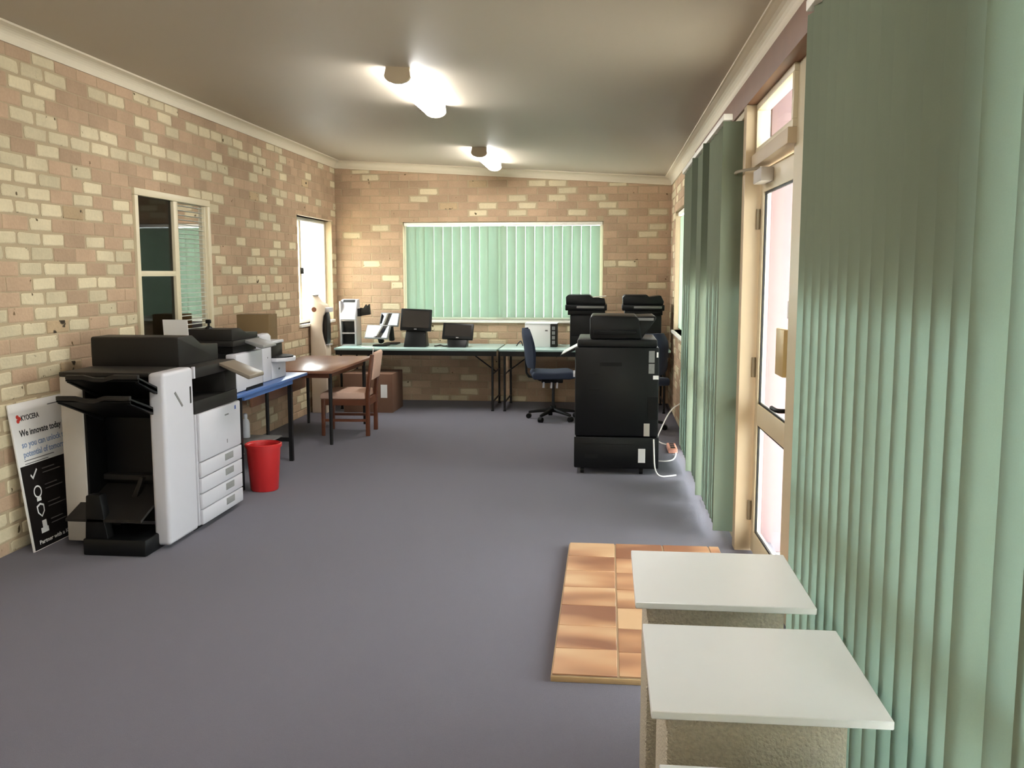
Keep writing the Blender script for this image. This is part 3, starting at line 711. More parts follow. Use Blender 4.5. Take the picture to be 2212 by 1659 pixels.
q = MB(); sh = [(.09, .245), (.125, .258), (.16, .245), (.158, .205), (.125, .175), (.092, .205)]; si = [(.125 + (a - .125) * .72, .215 + (b - .215) * .74) for a, b in sh]
q.add([PB(a, b, .0016) for a, b in sh + si], [(i, (i + 1) % 6, 6 + (i + 1) % 6, 6 + i) for i in range(6)]); q.build('shield_icon', M['ink_w'], bo)
q = MB(); quad(q, .095, .165, .085, .115, .0008, .0016); quad(q, .115, .155, .115, .155, .0008, .0016); q.build('building_icon', M['ink_w'], bo)
for v in (.42, .325, .22, .12):
    rule(.20, v + .022, .12, .006, 'ink_f'); rule(.20, v - .002, .17, .006, 'ink_f')
rule(.06, .512, .28); rule(.06, .494, .22)
word('Partner with a Kyocera', .06, .028, .032, M['ink_w'], .40, .0006)

# ------------------------------------------------------------------ red bin
o = thing('waste_bin', 'red plastic waste bin on the carpet beside the white copier', 'bin', (.86, 6.44, 0))
MB().lathe((0, 0, 0), [(.092, 0), (.10, .01), (.122, .33), (.118, .335), (.112, .33), (.09, .02)], 28, cap=False).build('bucket', M['red'], o, smooth=True)
MB().lathe((0, 0, 0), [(.0, .004), (.092, .004), (.092, .012), (0, .012)], 28, cap=False).build('bottom', M['red'], o)
MB().lathe((0, 0, 0), [(.120, .318), (.131, .320), (.132, .342), (.122, .346), (.118, .336)], 28, cap=False).build('rim', M['red'], o, smooth=True)
# ------------------------------------------------------------------ blue table
L = (.40, 7.02, 0)
t = thing('side_table', 'narrow blue topped table with black metal legs along the left wall', 'table', L)
MB(L).box(.05, .755, 6.22, 7.80, .690, .715).build('table_top', M['blue_lam'], t, bev=.005)
for yy in (6.40, 7.48):
    for xx in (.11, .705): MB(L).box(xx - .016, xx + .016, yy - .016, yy + .016, 0, .690).build('leg', M['black_mt'], t)
    MB(L).box(.127, .689, yy - .012, yy + .012, .165, .20).build('crossbar', M['black_mt'], t)
MB(L).box(.72, .738, 6.42, 7.46, .655, .690).build('rail', M['blue_lam'], t)
o = MB().box(.16, .62, 7.06, 7.50, .20, .212).build('low_shelf_board', M['mid_pl'], bev=.002); tag(o, 'grey board resting on the crossbars under the blue table', 'board')
o.location = (0, 0, .0005)
bt = thing('spray_bottle', 'white plastic bottle standing on the board under the blue table', 'bottle', (.36, 7.36, .2125))
MB().lathe((0, 0, 0), [(.030, 0), (.034, .006), (.034, .12), (.028, .145), (.014, .16), (.014, .168)], 18).build('body', M['white_pl'], bt, smooth=True)
MB().lathe((0, 0, .168), [(.017, 0), (.017, .03), (.010, .036)], 14).build('cap', M['white_pl'], bt)
# multifunction printer on the blue table
L = (.55, 6.58, .715)
t = thing('multifunction_printer', 'white and black multifunction printer on the near end of the blue table', 'printer', L)
MB(L).box(.30, .64, 6.36, 6.84, .715, 1.0).build('body', M['black_pl'], t, bev=.006)
MB(L).box(.64, .722, 6.335, 6.84, .722, .995).build('front_cover', M['white_pl'], t, bev=.012)
MB(L).box(.722, .7245, 6.55, 6.60, .865, .885).build('badge', M['ink_g'], t)
MB(L).box(.718, .7235, 6.50, 6.83, .716, .74).build('tray_slot', M['black_pl'], t)
MB(L).box(.32, .68, 6.38, 6.82, 1.0, 1.05).build('exit_cavity', M['black_pl'], t)
MB(L).box(.30, .70, 6.345, 6.85, 1.05, 1.09).build('scanner_bed', M['dark_pl'], t, bev=.006)
m = MB(L); m.prism([(6.35, 1.09), (6.35, 1.172), (6.50, 1.175), (6.62, 1.135), (6.84, 1.13), (6.84, 1.09)], 'x', .355, .69); m.build('document_feeder', M['dark_pl'], t, bev=.006)
m = MB(L); m.prism([(.675, 1.07), (.68, 1.09), (.835, 1.045), (.84, 1.025), (.825, 1.018)], 'y', 6.56, 6.83); m.build('control_panel', M['mid_pl'], t, bev=.004)
o = thing('webcam', 'tiny black gadget standing on top of the multifunction printer', 'gadget', (.50, 6.40, 1.174))
MB().lathe((0, 0, 0), [(.028, 0), (.022, .012), (.008, .02), (.008, .04)], 12).build('stand', M['black_pl'], o)
MB().box(-.02, .015, -.015, .015, .038, .066).build('head', M['black_pl'], o, bev=.006)
# paper sheet stand
o = thing('paper_sheet', 'white sheet propped up behind the multifunction printer', 'paper', (.33, 6.30, .716))
m = MB(); m.prism([(-.02, .0), (-.016, .0), (-.066, .53), (-.07, .53)], 'x', -.09, .09); m.build('sheet', M['paper'], o)
m = MB(); m.prism([(-.016, .0), (.02, .0), (.02, .006), (-.016, .006)], 'x', -.09, .09); m.build('foot', M['paper'], o)
# cardboard carton at the back of the blue table
L = (.30, 7.64, .715)
t = thing('cardboard_carton', 'tall brown cardboard carton at the far end of the blue table', 'box', L)
MB(L).box(   .22, .50, 7.59, 7.79, .716, 1.222).build('box', M['card'], t, bev=.003)
MB(L).box(.222, .498, 7.672, 7.708, 1.2215, 1.2235).build('tape', M['panel_tan'], t)
# label printer
L = (.55, 7.25, .715)
t = thing('label_printer', 'white desktop printer with black paper tray beside the multifunction printer', 'printer', L)
MB(L).box(.36, .665, 7.0, 7.19, .716, 1.08).build('body', M['white_pl'], t, bev=.012)
MB(L).box(.36, .66, 7.19, 7.53, .716, .86).build('base', M['white_pl'], t, bev=.008)
MB(L).box(.40, .645, 7.19, 7.50, .86, 1.0).build('dark_door', M['dark_pl'], t, bev=.01)
MB(L).box(.40, .655, 7.19, 7.51, 1.0, 1.022).build('lid', M['white_pl'], t, bev=.006)
m = MB(L); pr = [(.62, 7.19), (.70, 7.20), (.77, 7.26), (.80, 7.36), (.77, 7.46), (.70, 7.53), (.62, 7.55)]
m.prism(pr, 'z', .86, .89); m.build('output_tray', M['white_pl'], t, bev=.004)
m = MB(L); m.prism([(.62 + (a - .62) * .9, 7.37 + (b - 7.37) * .9) for a, b in pr], 'z', .8895, .9); m.build('tray_liner', M['black_pl'], t)
MB(L).cyl((.6655, 7.095, .905), (.668, 7.095, .905), .006, n=10).build('button', M['ink_g'], t)
MB(L).box(.6595, .662, 7.35, 7.38, .785, .80).build('badge', M['ink_g'], t)
MB(L).box(.42, .46, 7.02, 7.06, 1.078, 1.10).build('latch', M['dark_pl'], t)
MB(L).box(.58, .66, 7.0, 7.19, 1.0, 1.095).build('roll_cover', M['white_pl'], t, bev=.02)

# ------------------------------------------------------------------ brown drop-leaf table
L = (.50, 8.8, 0)
t = thing('wooden_table', 'brown wood-topped table with a drop leaf and thin black legs', 'table', L)
MB(L).box(.15, .885, 8.06, 9.58, .675, .70).build('table_top', M['brown_lam'], t, bev=.004)
MB(L).box(.12, .145, 8.06, 9.58, .36, .695).build('drop_leaf', M['brown_lam'], t, bev=.004)
MB(L).box(.22, .82, 8.20, 8.22, .62, .675).build('apron', M['wood_dk'], t)
MB(L).box(.80, .82, 8.22, 9.42, .62, .675).build('apron', M['wood_dk'], t)
for xx in (.22, .822):
    for yy in (8.235, 9.42): MB(L).cyl((xx, yy, .675), (xx, yy, 0), .019, .015, 10).build('leg', M['black_mt'], t)
# dining chair facing the wall
def dining_chair(loc, rz, label):
    t = thing('dining_chair', label, 'chair', loc, rz)
    # local: seat faces -x, back at +x
    for sy in (-1, 1):
        y = sy * .195
        m = MB(); m.prism([(.195, 0), (.235, 0), (.238, .42), (.285, .79), (.250, .795), (.198, .42)], 'y', y - .018, y + .018); m.build('rear_leg', M['wood_dk'], t, bev=.005)
        m = MB(); m.prism([(-.235, 0), (-.205, 0), (-.195, .36), (-.235, .36)], 'y', y - .017, y + .017); m.build('front_leg', M['wood_dk'], t, bev=.004)
        MB().box(-.20, .20, y - .012, y + .012, .30, .36).build('side_rail', M['wood_dk'], t)
        MB().box(-.20, .20, y - .010, y + .010, .14, .165).build('stretcher', M['wood_dk'], t)
    MB().box(-.225, -.20, -.18, .18, .30, .36).build('front_rail', M['wood_dk'], t)
    MB().box(.20, .225, -.18, .18, .29, .36).build('back_rail', M['wood_dk'], t)
    m = MB(); m.prism([(-.245, .36), (-.25, .40), (-.22, .425), (.0, .432), (.19, .425), (.195, .36)], 'y', -.215, .215); m.build('seat', M['pink_up'], t, bev=.014, seg=3)
    m = MB(); m.prism([(.235, .545), (.262, .79), (.275, .815), (.295, .81), (.302, .79), (.268, .545)], 'y', -.174, .174); m.build('backrest', M['pink_up'], t, bev=.012, seg=3)
    return t
dining_chair((.815, 8.90, 0), R(3), 'wooden chair with dusty pink padded seat and back at the brown table')

# ------------------------------------------------------------------ brown carton on the floor
L = (.65, 10.5, 0)
t = thing('floor_carton', 'brown carton with a white label on the floor under the green table', 'box', L)
MB(L).box(.37, .935, 10.22, 10.75, 0, .44).build('box', M['card_dk'], t, bev=.003)
MB(L).box(.80, .875, 10.217, 10.2195, .17, .32).build('label', M['paper'], t)
MB(L).box(.37, .935, 10.47, 10.50, .4405, .442).build('tape', M['panel_tan'], t)
# ------------------------------------------------------------------ green tables along the far wall
def green_table(label, x0, x1):
    L = ((x0 + x1) / 2, 10.82, 0)
    t = thing('folding_table', label, 'table', L, group='pale green tables along the far wall')
    MB(L).box(x0, x1, 10.40, 11.235, .690, .715).build('table_top', M['green_lam'], t, bev=.004)
    MB(L).box(x0 + .01, x1 - .01, 10.425, 10.445, .635, .690).build('apron', M['black_mt'], t)
    for xx in (x0 + .06, x1 - .06):
        for yy in (10.475, 11.16): MB(L).cyl((xx, yy, .690), (xx, yy, .012), .013, n=10).build('leg', M['black_mt'], t); MB(L).cyl((xx, yy, 0), (xx, yy, .014), .017, n=10).build('foot', M['black_pl'], t)
        MB(L).cyl((xx, 10.475, .10), (xx, 11.16, .10), .010, n=8).build('foot_bar', M['black_mt'], t)
        s = 1 if xx < L[0] else -1
        MB(L).cyl((xx, 10.82, .42), (xx + s * .36, 10.82, .688), .008, n=8).build('brace', M['black_mt'], t)
        MB(L).cyl((xx, 10.475, .42), (xx, 11.16, .42), .008, n=8).build('brace_bar', M['black_mt'], t)
    return t
green_table('pale green topped folding table at the left of the far wall', .215, 2.10)
green_table('pale green topped folding table under the two small black copiers', 2.12, 4.04)
ZT = .7155
# ------------------------------------------------------------------ cream kiosk stand by the far window
L = (.12, 10.22, 0)
t = thing('kiosk_stand', 'tall cream floor kiosk standing in the far left corner', 'kiosk', L)
pf = [(.03, 0), (.03, 1.30), (.045, 1.322), (.065, 1.322), (.12, 1.25), (.185, 1.215), (.20, 1.19), (.20, 1.14), (.175, 1.09), (.160, 1.0), (.158, .92), (.172, .84), (.195, .76), (.205, .72), (.205, 0)]
m = MB(L); m.prism(pf, 'y', 10.13, 10.33); m.build('shell', mat('cream_kiosk', rgb(214, 196, 176), .45, var=.02), t, bev=.006)
m = MB(L); m.prism([(.202, 1.13), (.178, 1.09), (.163, 1.0), (.161, .92), (.175, .84), (.197, .77), (.212, .80), (.216, .95), (.212, 1.08)], 'y', 10.16, 10.30); m.build('dark_insert', M['dark_pl'], t, bev=.003)
MB(L).cyl((.078, 10.129, 1.165), (.078, 10.135, 1.165), .028, n=20).build('round_port', M['wood_dk'], t)
MB(L).box(.186, .245, 10.15, 10.31, 1.135, 1.185).build('visor', M['white_pl'], t, bev=.006)
MB(L).box(.05, .08, 10.14, 10.32, 1.315, 1.328).build('top_cap', M['mid_pl'], t)
MB(L).box(.185, .235, 10.16, 10.28, .765, .777).build('ledge', M['white_pl'], t)
# silver payment kiosk on the green table
L = (.29, 10.85, ZT)
t = thing('payment_kiosk', 'upright silver kiosk with two dark bays at the left end of the green table', 'kiosk', L)
for xx in (.185, .365): MB(L).box(xx, xx + .022, 10.75, 10.98, ZT, 1.24 if xx < .3 else 1.06).build('side_panel', M['silver'], t, bev=.003)
MB(L).box(.207, .365, 10.90, 10.98, ZT, 1.0).build('back_panel', M['dark_pl'], t)
for zz in (ZT, .855, 1.005): MB(L).box(.207, .365, 10.76, 10.90, zz, zz + .016).build('shelf_plate', M['silver'], t)
MB(L).box(.215, .36, 10.80, 10.90, .874, 1.0).build('dark_bay', M['satin_bk'], t, bev=.004)
MB(L).box(.215, .36, 10.80, 10.90, ZT + .018, .85).build('dark_bay', M['black_pl'], t, bev=.004)
m = MB(L); m.prism([(10.73, 1.025), (10.735, 1.065), (10.83, 1.255), (10.93, 1.262), (10.96, 1.03)], 'x', .19, .385); m.build('top_housing', M['white_pl'], t, bev=.006)
m = MB(L); m.prism([(10.812, 1.226), (10.827, 1.256), (10.829, 1.2555), (10.815, 1.225)], 'x', .215, .36); m.build('slot', M['dark_pl'], t)
m = MB(L); m.prism([(10.727, 1.027), (10.732, 1.063), (10.735, 1.06), (10.731, 1.027)], 'x', .20, .375); m.build('light_strip', M['white_lam'], t)
m = MB(L); m.box(.385, .42, 10.82, 10.90, 1.06, 1.15); m.build('bracket', M['dark_pl'], t)
m = MB(L); m.prism([(.41, 1.06), (.41, 1.16), (.45, 1.155), (.48, 1.20), (.495, 1.175), (.52, 1.205), (.53, 1.08)], 'y', 10.84, 10.90); m.build('card_cradle', M['dark_pl'], t, bev=.003)
# point of sale terminals: dark glossy tilted screens
def reflect_normal(p, target):
    v1 = (CAM - Vector(p)).normalized(); v2 = (Vector(target) - Vector(p)).normalized(); return (v1 + v2).normalized()
def pos_terminal(label, c, wd, hg, nrm, base):
    t = thing('checkout_terminal', label, 'terminal', (base[0], base[1], ZT), group='checkout terminals on the green table')
    off = Vector((base[0], base[1], ZT)); n_ = Vector(nrm).normalized(); r_ = Vector((0, 0, 1)).cross(n_).normalized(); u_ = n_.cross(r_)
    def pl(m, a0, a1, b0, b1, d0, d1):
        vs = [Vector(c) + r_ * a + u_ * b + n_ * d for d in (d0, d1) for (a, b) in ((a0, b0), (a1, b0), (a1, b1), (a0, b1))]
        return m.add(vs, [(0, 3, 2, 1), (4, 5, 6, 7), (0, 1, 5, 4), (1, 2, 6, 5), (2, 3, 7, 6), (3, 0, 4, 7)])
    h = pl(MB(off), -wd / 2, wd / 2, -hg / 2, hg / 2, -.028, 0).build('display', M['mid_pl'], t, bev=.006)
    pl(MB(off), -wd / 2 + .012, wd / 2 - .012, -hg / 2 + .012, hg / 2 - .012, 0, .0015).build('screen', M['screen_gl'], h)
    cc = Vector(c) - n_ * .03
    m = MB(off); m.cyl((base[0], base[1], ZT + .05), cc, .035, .028, 12); m.build('neck', M['dark_pl'], t, smooth=True)
    m = MB(off); m.box(base[0] - .085, base[0] + .085, base[1] - .09, base[1] + .09, ZT, ZT + .018); m.build('base', M['dark_pl'], t, bev=.005)
    return t
wc = (0, 10.45, 1.6)
p1 = (.74, 10.95, 1.02); pos_terminal('tilted dark checkout screen catching white glare, further back', p1, .25, .17, reflect_normal(p1, (0, 10.25, 1.75)), (.74, 11.06))
p2 = (.66, 10.66, .89); pos_terminal('tilted dark checkout screen catching white glare, nearer the table edge', p2, .32, .17, reflect_normal(p2, (0, 10.3, 1.45)), (.68, 10.78))
# monitors
def monitor(label, x0, x1, z0, z1, y, tilt, bw, bt_, roll):
    xc = (x0 + x1) / 2; t = thing('touch_monitor', label, 'monitor', (xc, y + .05, ZT), group='touch screen monitors on the green table')
    w_, h_ = x1 - x0, (z1 - z0) / math.cos(tilt)
    mt = Matrix.Translation((0, -.05, z0 - ZT)) @ Matrix.Rotation(R(roll), 4, 'Y') @ Matrix.Rotation(-tilt, 4, 'X')
    h = MB().box(-w_ / 2, w_ / 2, 0, .04, 0, h_).xf(mt).build('display', M['satin_bk'], t, bev=.008)
    MB().box(-w_ / 2 + .025, w_ / 2 - .025, -.002, 0, .035, h_ - .022).xf(mt).build('screen', M['screen'], h)
    MB().box(-.015, .015, -.003, 0, .012, .022).xf(mt).build('badge', M['silver'], h)
    m = MB(); k = bt_ / 2; kb = bw / 2
    m.add([(-kb, -.10, 0), (kb, -.10, 0), (kb, .12, 0), (-kb, .12, 0), (-k, -.012, z0 - ZT + .03), (k, -.012, z0 - ZT + .03), (k, .08, z0 - ZT + .05), (-k, .08, z0 - ZT + .05)],
          [(0, 3, 2, 1), (4, 5, 6, 7), (0, 1, 5, 4), (1, 2, 6, 5), (2, 3, 7, 6), (3, 0, 4, 7)])
    m.build('stand', M['satin_bk'], t, bev=.01)
    return t
monitor('large dark touch screen monitor on a tapered black stand', .93, 1.295, .905, 1.155, 10.66, R(12), .265, .225, 2)
monitor('smaller low dark touch screen monitor leaning back', 1.425, 1.785, .81, .99, 10.66, R(24), .215, .25, 2)
o = MB().tube([(1.33, 10.72, ZT + .008), (1.36, 10.66, ZT + .012), (1.40, 10.74, ZT + .02), (1.44, 10.66, ZT + .01), (1.48, 10.74, ZT + .008)], .008).build('cable_bundle', M['cord_b'], smooth=True); tag(o, 'black cable coiled between the two monitors', 'cable')
o = MB().tube([(.50, 10.56, ZT + .007), (.60, 10.47, ZT + .007), (.66, 10.405, ZT + .014), (.68, 10.384, ZT + .010), (.68, 10.378, ZT - .03), (.66, 10.382, .55)], .005).build('loose_cable', M['cord_w'], smooth=True); tag(o, 'white cable hanging over the front of the green table', 'cable')
# boxed PC carton
L = (2.57, 10.9, ZT)
t = thing('white_carton', 'white product carton with a dark side panel on the green table', 'box', L)
MB(L).box(2.385, 2.68, 10.77, 11.05, ZT, .985).build('box', M['paper'], t, bev=.002)
MB(L).box(2.68, 2.755, 10.77, 11.05, ZT, .98).build('dark_panel', M['dark_pl'], t, bev=.002)
MB(L).box(2.385, 2.76, 10.765, 11.06, .985, .992).build('lid', M['white_lam'], t)
for i in range(4): MB(L).box(2.70, 2.735, 10.767, 10.7698, .75 + i * .055, .79 + i * .055).build('printed_panel', M['grey_label'], t)
MB(L).box(2.62, 2.65, 10.767, 10.7698, .90, .915).build('printed_mark', M['ink_g'], t)
o = MB().tube([(2.28, 10.86, ZT + .006), (2.31, 10.80, ZT + .05), (2.335, 10.84, ZT + .07), (2.35, 10.88, ZT + .006)], .007).build('short_cable', M['cord_b'], smooth=True); tag(o, 'short dark cable lying left of the white carton', 'cable')
# two small black copiers on the right green table
def desk_copier(label, x0, variant):
    L = (x0 + .235, 10.8, ZT)
    t = thing('desktop_copier', label, 'copier', L, group='small black copiers on the green table')
    MB(L).box(x0 + .055, x0 + .44, 10.56, 11.0, ZT, 1.10).build('body', M['satin_bk'], t, bev=.008)
    MB(L).box(x0 + .03, x0 + .45, 10.54, 11.02, 1.10, 1.15).build('exit_tray', M['black_pl'], t, bev=.006)
    MB(L).box(x0, x0 + .47, 10.53, 11.03, 1.15, 1.215).build('scanner_bed', M['satin_bk'], t, bev=.01)
    m = MB(L)
    if variant == 0: m.prism([(x0 + .01, 1.215), (x0 + .005, 1.30), (x0 + .03, 1.325), (x0 + .27, 1.325), (x0 + .31, 1.29), (x0 + .44, 1.28), (x0 + .455, 1.215)], 'y', 10.56, 11.0)
    else: m.prism([(x0 + .01, 1.215), (x0 + .005, 1.30), (x0 + .03, 1.325), (x0 + .28, 1.325), (x0 + .30, 1.30), (x0 + .43, 1.32), (x0 + .465, 1.25), (x0 + .455, 1.215)], 'y', 10.56, 11.0)
    m.build('document_feeder', M['satin_bk'], t, bev=.008)
    MB(L).box(x0 + .13, x0 + .44, 10.515, 10.53, 1.175, 1.20).build('control_strip', M['mid_pl'], t, bev=.003)
    MB(L).box(x0 + .07, x0 + .42, 10.553, 10.56, ZT + .03, ZT + .14).build('paper_drawer', M['black_pl'], t, bev=.003)
    if variant == 0:
        m = MB(L); m.prism([(x0 + .31, 1.293), (x0 + .31, 1.298), (x0 + .46, 1.312), (x0 + .46, 1.307)], 'y', 10.60, 10.9); m.build('feed_tray', M['grey_pl'], t)
    return t
desk_copier('small black copier on the green table, left of the two', 2.86, 0)
desk_copier('small black copier on the green table nearest the right wall', 3.50, 1)

# ------------------------------------------------------------------ big black copier
L = (3.41, 7.55, 0)
t = thing('floor_copier', 'big black floor standing copier on casters seen side on', 'photocopier', L)
MB(L).box(3.085, 3.745, 7.20, 7.86, .05, .30).build('lower_cabinet', M['satin_bk'], t, bev=.012)
MB(L).box(3.09, 3.735, 7.20, 7.86, .305, 1.0).build('body', M['satin_bk'], t, bev=.012)
MB(L).box(3.105, 3.72, 7.21, 7.85, 1.0, 1.06).build('upper_body', M['satin_bk'], t, bev=.012)
m = MB(L); m.prism([(3.205, 1.06), (3.20, 1.10), (3.20, 1.225), (3.215, 1.24), (3.56, 1.238), (3.58, 1.205), (3.60, 1.06)], 'y', 7.24, 7.80); m.build('document_feeder', M['satin_bk'], t, bev=.01)
m = MB(L); m.prism([(3.52, 1.19), (3.55, 1.232), (3.70, 1.238), (3.715, 1.225), (3.60, 1.06), (3.52, 1.06)], 'y', 7.28, 7.78); m.build('feeder_tray', M['satin_bk'], t, bev=.006)
MB(L).box(3.23, 3.56, 7.2055, 7.24, 1.10, 1.13).build('feeder_grip', M['black_pl'], t, bev=.003)
MB(L).box(3.57, 3.69, 7.26, 7.30, 1.205, 1.225).build('feeder_vent', M['mid_pl'], t)
m = MB(L); m.prism([(3.205, 1.06), (3.19, 1.045), (2.975, .935), (2.972, .922), (2.99, .925), (3.21, 1.03)], 'y', 7.24, 7.58); m.build('control_panel', M['satin_bk'], t, bev=.004)
m = MB(L); m.prism([(3.155, 1.029), (3.152, 1.033), (2.985, .945), (2.988, .941)], 'y', 7.235, 7.57); m.build('panel_screen', M['silver'], t)
for (x0, x1, z0, z1) in ((3.28, 3.45, .855, .885), (3.20, 3.28, .79, .80), (3.20, 3.28, .665, .68), (3.17, 3.27, .13, .16), (3.15, 3.55, .24, .245)):
    MB(L).box(x0, x1, 7.197, 7.2005, z0, z1).build('recess_grip', M['black_pl'], t)
MB(L).box(3.655, 3.70, 7.1975, 7.2005, .885, .975).build('label', M['grey_label'], t)
MB(L).box(3.655, 3.70, 7.1975, 7.2005, .80, .875).build('label', M['grey_label'], t)
MB(L).box(3.715, 3.728, 7.1975, 7.2005, .925, .965).build('label', M['paper'], t)
MB(L).box(3.69, 3.733, 7.1975, 7.2005, .755, .785).build('label', M['paper'], t)
MB(L).box(3.625, 3.67, 7.1975, 7.2005, .31, .41).build('label', M['grey_pl'], t)
MB(L).box(3.585, 3.64, 7.1975, 7.2005, .10, .21).build('label', M['paper'], t)
MB(L).box(3.075, 3.092, 7.21, 7.24, .765, .815).build('corner_clip', M['white_pl'], t, bev=.003)
MB(L).box(3.655, 3.73, 7.197, 7.2005, .44, .62).build('side_vent', M['black_pl'], t)
for xx in (3.15, 3.61):
    for yy in (7.25, 7.80):
        cst = MB(L).cyl((xx - .014, yy, .026), (xx + .014, yy, .026), .026, n=14).build('caster', M['black_pl'], t)
        MB(L).box(xx - .02, xx + .02, yy - .015, yy + .015, .045, .055).build('caster_plate', M['chrome'], cst)
        MB(L).cyl((xx - .016, yy, .026), (xx + .016, yy, .026), .012, n=10).build('hub_cap', M['chrome'], cst)

# ------------------------------------------------------------------ office chairs
def office_chair(loc, rz, label):
    t = thing('office_chair', label, 'chair', loc, rz)
    # local: faces +x
    for k in range(5):
        a = R(72 * k + 20); d = Vector((math.cos(a), math.sin(a), 0)); n_ = Vector((-math.sin(a), math.cos(a), 0))
        m = MB(); p0, p1 = d * .03, d * .27
        vs = []
        for p, hw, z0, z1 in ((p0, .026, .085, .125), (p1, .016, .058, .082)):
            vs += [p + n_ * hw + Vector((0, 0, z0)), p - n_ * hw + Vector((0, 0, z0)), p - n_ * hw * .7 + Vector((0, 0, z1)), p + n_ * hw * .7 + Vector((0, 0, z1))]
        m.add(vs, [(0, 1, 2, 3), (7, 6, 5, 4), (0, 4, 5, 1), (1, 5, 6, 2), (2, 6, 7, 3), (3, 7, 4, 0)])
        lg = m.build('base_arm', M['black_pl'], t, bev=.004)
        MB().cyl(d * .27 + n_ * .022 + Vector((0, 0, .027)), d * .27 - n_ * .022 + Vector((0, 0, .027)), .027, n=14).build('caster', M['black_pl'], lg)
    MB().cyl((0, 0, .08), (0, 0, .15), .035, .03, 14).build('hub', M['black_pl'], t)
    MB().cyl((0, 0, .15), (0, 0, .40), .016, n=12).build('gas_lift', M['black_mt'], t)
    MB().box(-.13, .10, -.07, .07, .40, .455).build('mechanism', M['black_pl'], t, bev=.01)
    for (x, y) in ((-.11, -.10), (-.03, -.13), (.03, -.14)):
        lv = MB().cyl((x, y * .5, .43), (x, y, .41), .006, n=8).build('lever', M['chrome'], t)
        MB().cyl((x, y, .415), (x - .005, y - .01, .355), .010, .012, 8).build('lever_tip', M['white_pl'], lv)
    m = MB(); m.prism([(-.23, .455), (-.245, .50), (-.22, .535), (.0, .525), (.17, .535), (.235, .51), (.245, .475), (.15, .455)], 'y', -.235, .235); m.build('seat', M['navy'], t, bev=.03, seg=3)
    m = MB(); m.prism([(-.14, .42), (-.14, .445), (-.27, .455), (-.30, .50), (-.315, .75), (-.295, .75), (-.28, .51), (-.255, .475)], 'y', -.03, .03); m.build('back_support', M['black_pl'], t, bev=.004)
    # curved back pad
    vs = []; fs = []; nu, nv = 8, 9
    for s in (0, 1):
        for j in range(nv + 1):
            v = j / nv; z = .565 + .42 * v; hw = .205 * (1 - .35 * max(0, (v - .6) / .4) ** 2.2) * (1 - .18 * max(0, (.2 - v) / .2) ** 2)
            bx = -.255 - .03 * math.sin(v * math.pi) * 0 - .055 * v + .03 * math.sin(v * math.pi)
            th = .065 * (1 - .55 * abs(2 * v - 1) ** 3)
            for i in range(nu + 1):
                u = -1 + 2 * i / nu; x = bx + .045 * u * u + (0 if s == 0 else -th * (1 - .6 * abs(u) ** 3)); vs.append((x, u * hw, z))
    N = (nu + 1) * (nv + 1)
    for s in (0, 1):
        for j in range(nv):
            for i in range(nu):
                q = [s * N + j * (nu + 1) + i, s * N + j * (nu + 1) + i + 1, s * N + (j + 1) * (nu + 1) + i + 1, s * N + (j + 1) * (nu + 1) + i]; fs.append(q if s == 0 else q[::-1])
    rim = [i for i in range(nu + 1)] + [(j + 1) * (nu + 1) + nu for j in range(nv)] + [nv * (nu + 1) + i for i in range(nu - 1, -1, -1)] + [j * (nu + 1) for j in range(nv - 1, 0, -1)]
    for a, b in zip(rim, rim[1:] + rim[:1]): fs.append([a, b, N + b, N + a])
    m = MB(); m.add(vs, fs); m.build('backrest', M['navy'], t, smooth=True)
    return t
office_chair((2.765, 9.95, 0), R(8), 'navy fabric office chair with its back to the left at the green table')
office_chair((3.66, 9.42, 0), R(112), 'navy office chair mostly hidden behind the big black copier')

# ------------------------------------------------------------------ cables and power board by the black copier
o = MB().tube([(3.702, 7.185, .29), (3.705, 7.16, .20), (3.71, 7.12, .06), (3.75, 7.12, .008), (3.83, 7.16, .008), (3.88, 7.20, .008)], .006).build('trailing_cable', M['cord_w'], smooth=True); tag(o, 'white power cord hanging down the side of the black copier', 'cord')
o = MB().tube([(3.765, 7.75, .007), (3.84, 7.74, .007), (3.90, 7.80, .007), (3.935, 7.98, .007), (3.94, 8.05, .02)], .006).build('carpet_cable', M['cord_w'], smooth=True); tag(o, 'white cord lying on the carpet next to the green blinds', 'cord')
o = MB().tube([(3.93, 8.44, .02), (3.86, 8.50, .012), (3.80, 8.6, .03), (3.84, 8.66, .12), (3.93, 8.72, .30), (4.03, 8.75, .36)], .006).build('rising_cable', M['cord_w'], smooth=True); tag(o, 'white cord running up to the right wall behind the black copier', 'cord')
L = (3.92, 8.26, 0)
t = thing('power_board', 'small salmon coloured power board on the carpet by the right wall', 'power board', L)
MB(L).box(3.88, 3.96, 8.12, 8.40, 0, .045).build('body', M['pinkish'], t, bev=.008)
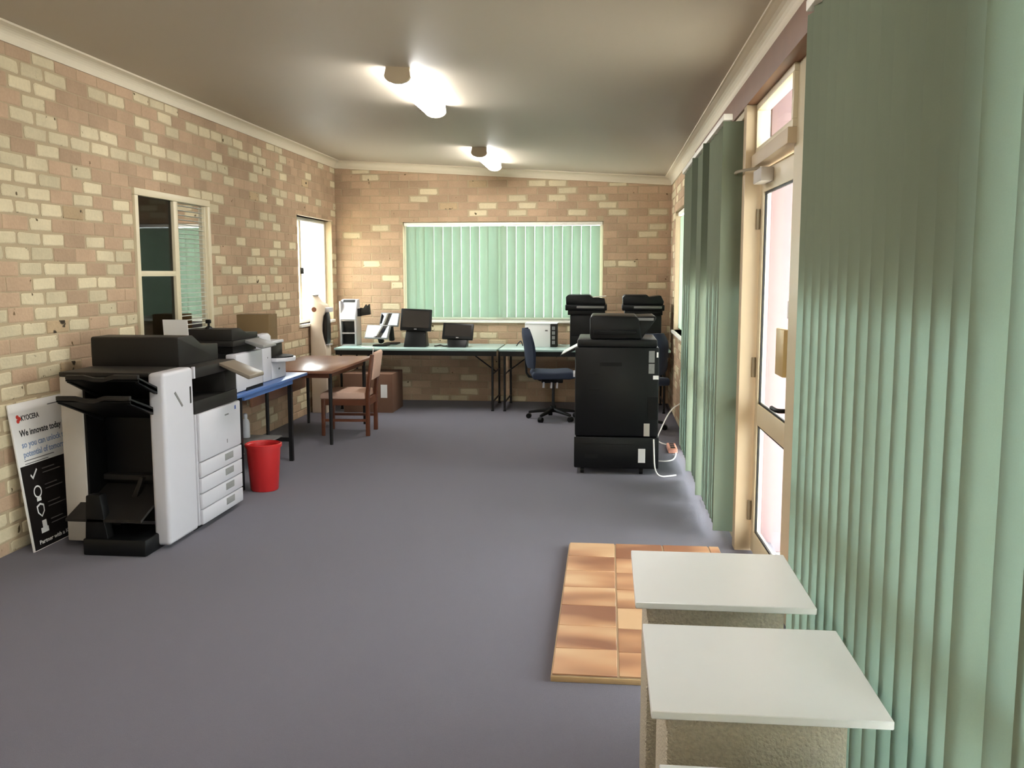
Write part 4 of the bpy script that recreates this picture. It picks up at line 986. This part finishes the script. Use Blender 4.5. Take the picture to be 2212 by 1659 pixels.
for i in range(3): MB(L).box(3.90, 3.94, 8.14 + i * .085, 8.19 + i * .085, .0445, .05).build('outlet', M['cord_b'], t)
o = MB().tube([(.30, 7.62, .006), (.33, 7.70, .012), (.26, 7.80, .03), (.17, 7.86, .10), (.12, 7.80, .02), (.20, 7.70, .006)], .006).build('tan_cable', M['grey_pl'], smooth=True); tag(o, 'pale cable looping on the carpet below the blue table', 'cable')

# ------------------------------------------------------------------ tiled sample board on the floor
L = (3.55, 4.33, 0)
t = thing('tile_board', 'low board covered with shaded brown floor tiles lying on the carpet', 'tile board', L)
MB(L).box(3.130, 3.978, 3.435, 5.215, 0, .022).build('base_board', M['ply'], t, bev=.002)
MB(L).box(3.133, 3.975, 3.438, 5.212, .022, .026).build('grout', M['grout'], t)
rows = [3.437, 3.705, 3.935, 4.175, 4.43, 4.72, 4.96, 5.213]; cols = [3.132, 3.391, 3.657, 3.915, 3.976]
rows = [3.437 + i * (5.213 - 3.437) / 7 for i in range(8)]
for j in range(4):
    off_ = 0 if j % 2 == 0 else -.02
    for i in range(7):
        y0 = max(3.437, rows[i] + off_); y1 = min(5.213, rows[i + 1] + off_ if i < 6 else 5.213)
        MB(L).box(cols[j] + .004, cols[j + 1] - .004, y0 + .002, y1 - .002, .0255, .032).build('tile', M['tile'], t, bev=.0015, seg=1)

# ------------------------------------------------------------------ pedestals
def pedestal(label, x0, y0, s, h, tx=0.0):
    L = (x0 + s / 2, y0 + s / 2, 0)
    t = thing('display_pedestal', label, 'pedestal', L, group='carpet clad display pedestals')
    MB(L).box(x0 + .035, x0 + s - .07, y0 + .06, y0 + s - .05, 0, h - .018).build('column', M['carpet_bg'], t, bev=.01, seg=2)
    MB(L).box(x0, x0 + s, y0, y0 + s, h - .018, h).build('top', M['white_lam'], t, bev=.002, seg=1)
    return t
pedestal('beige carpet clad pedestal with a square white top, second from the viewer', 3.415, 2.41, .470, .70)
pedestal('beige carpet clad pedestal with a square white top, larger in the foreground', 3.428, 1.79, .470, .70)
pedestal('low beige pedestal with a white top at the very bottom edge', 3.44, 1.235, .470, .635)
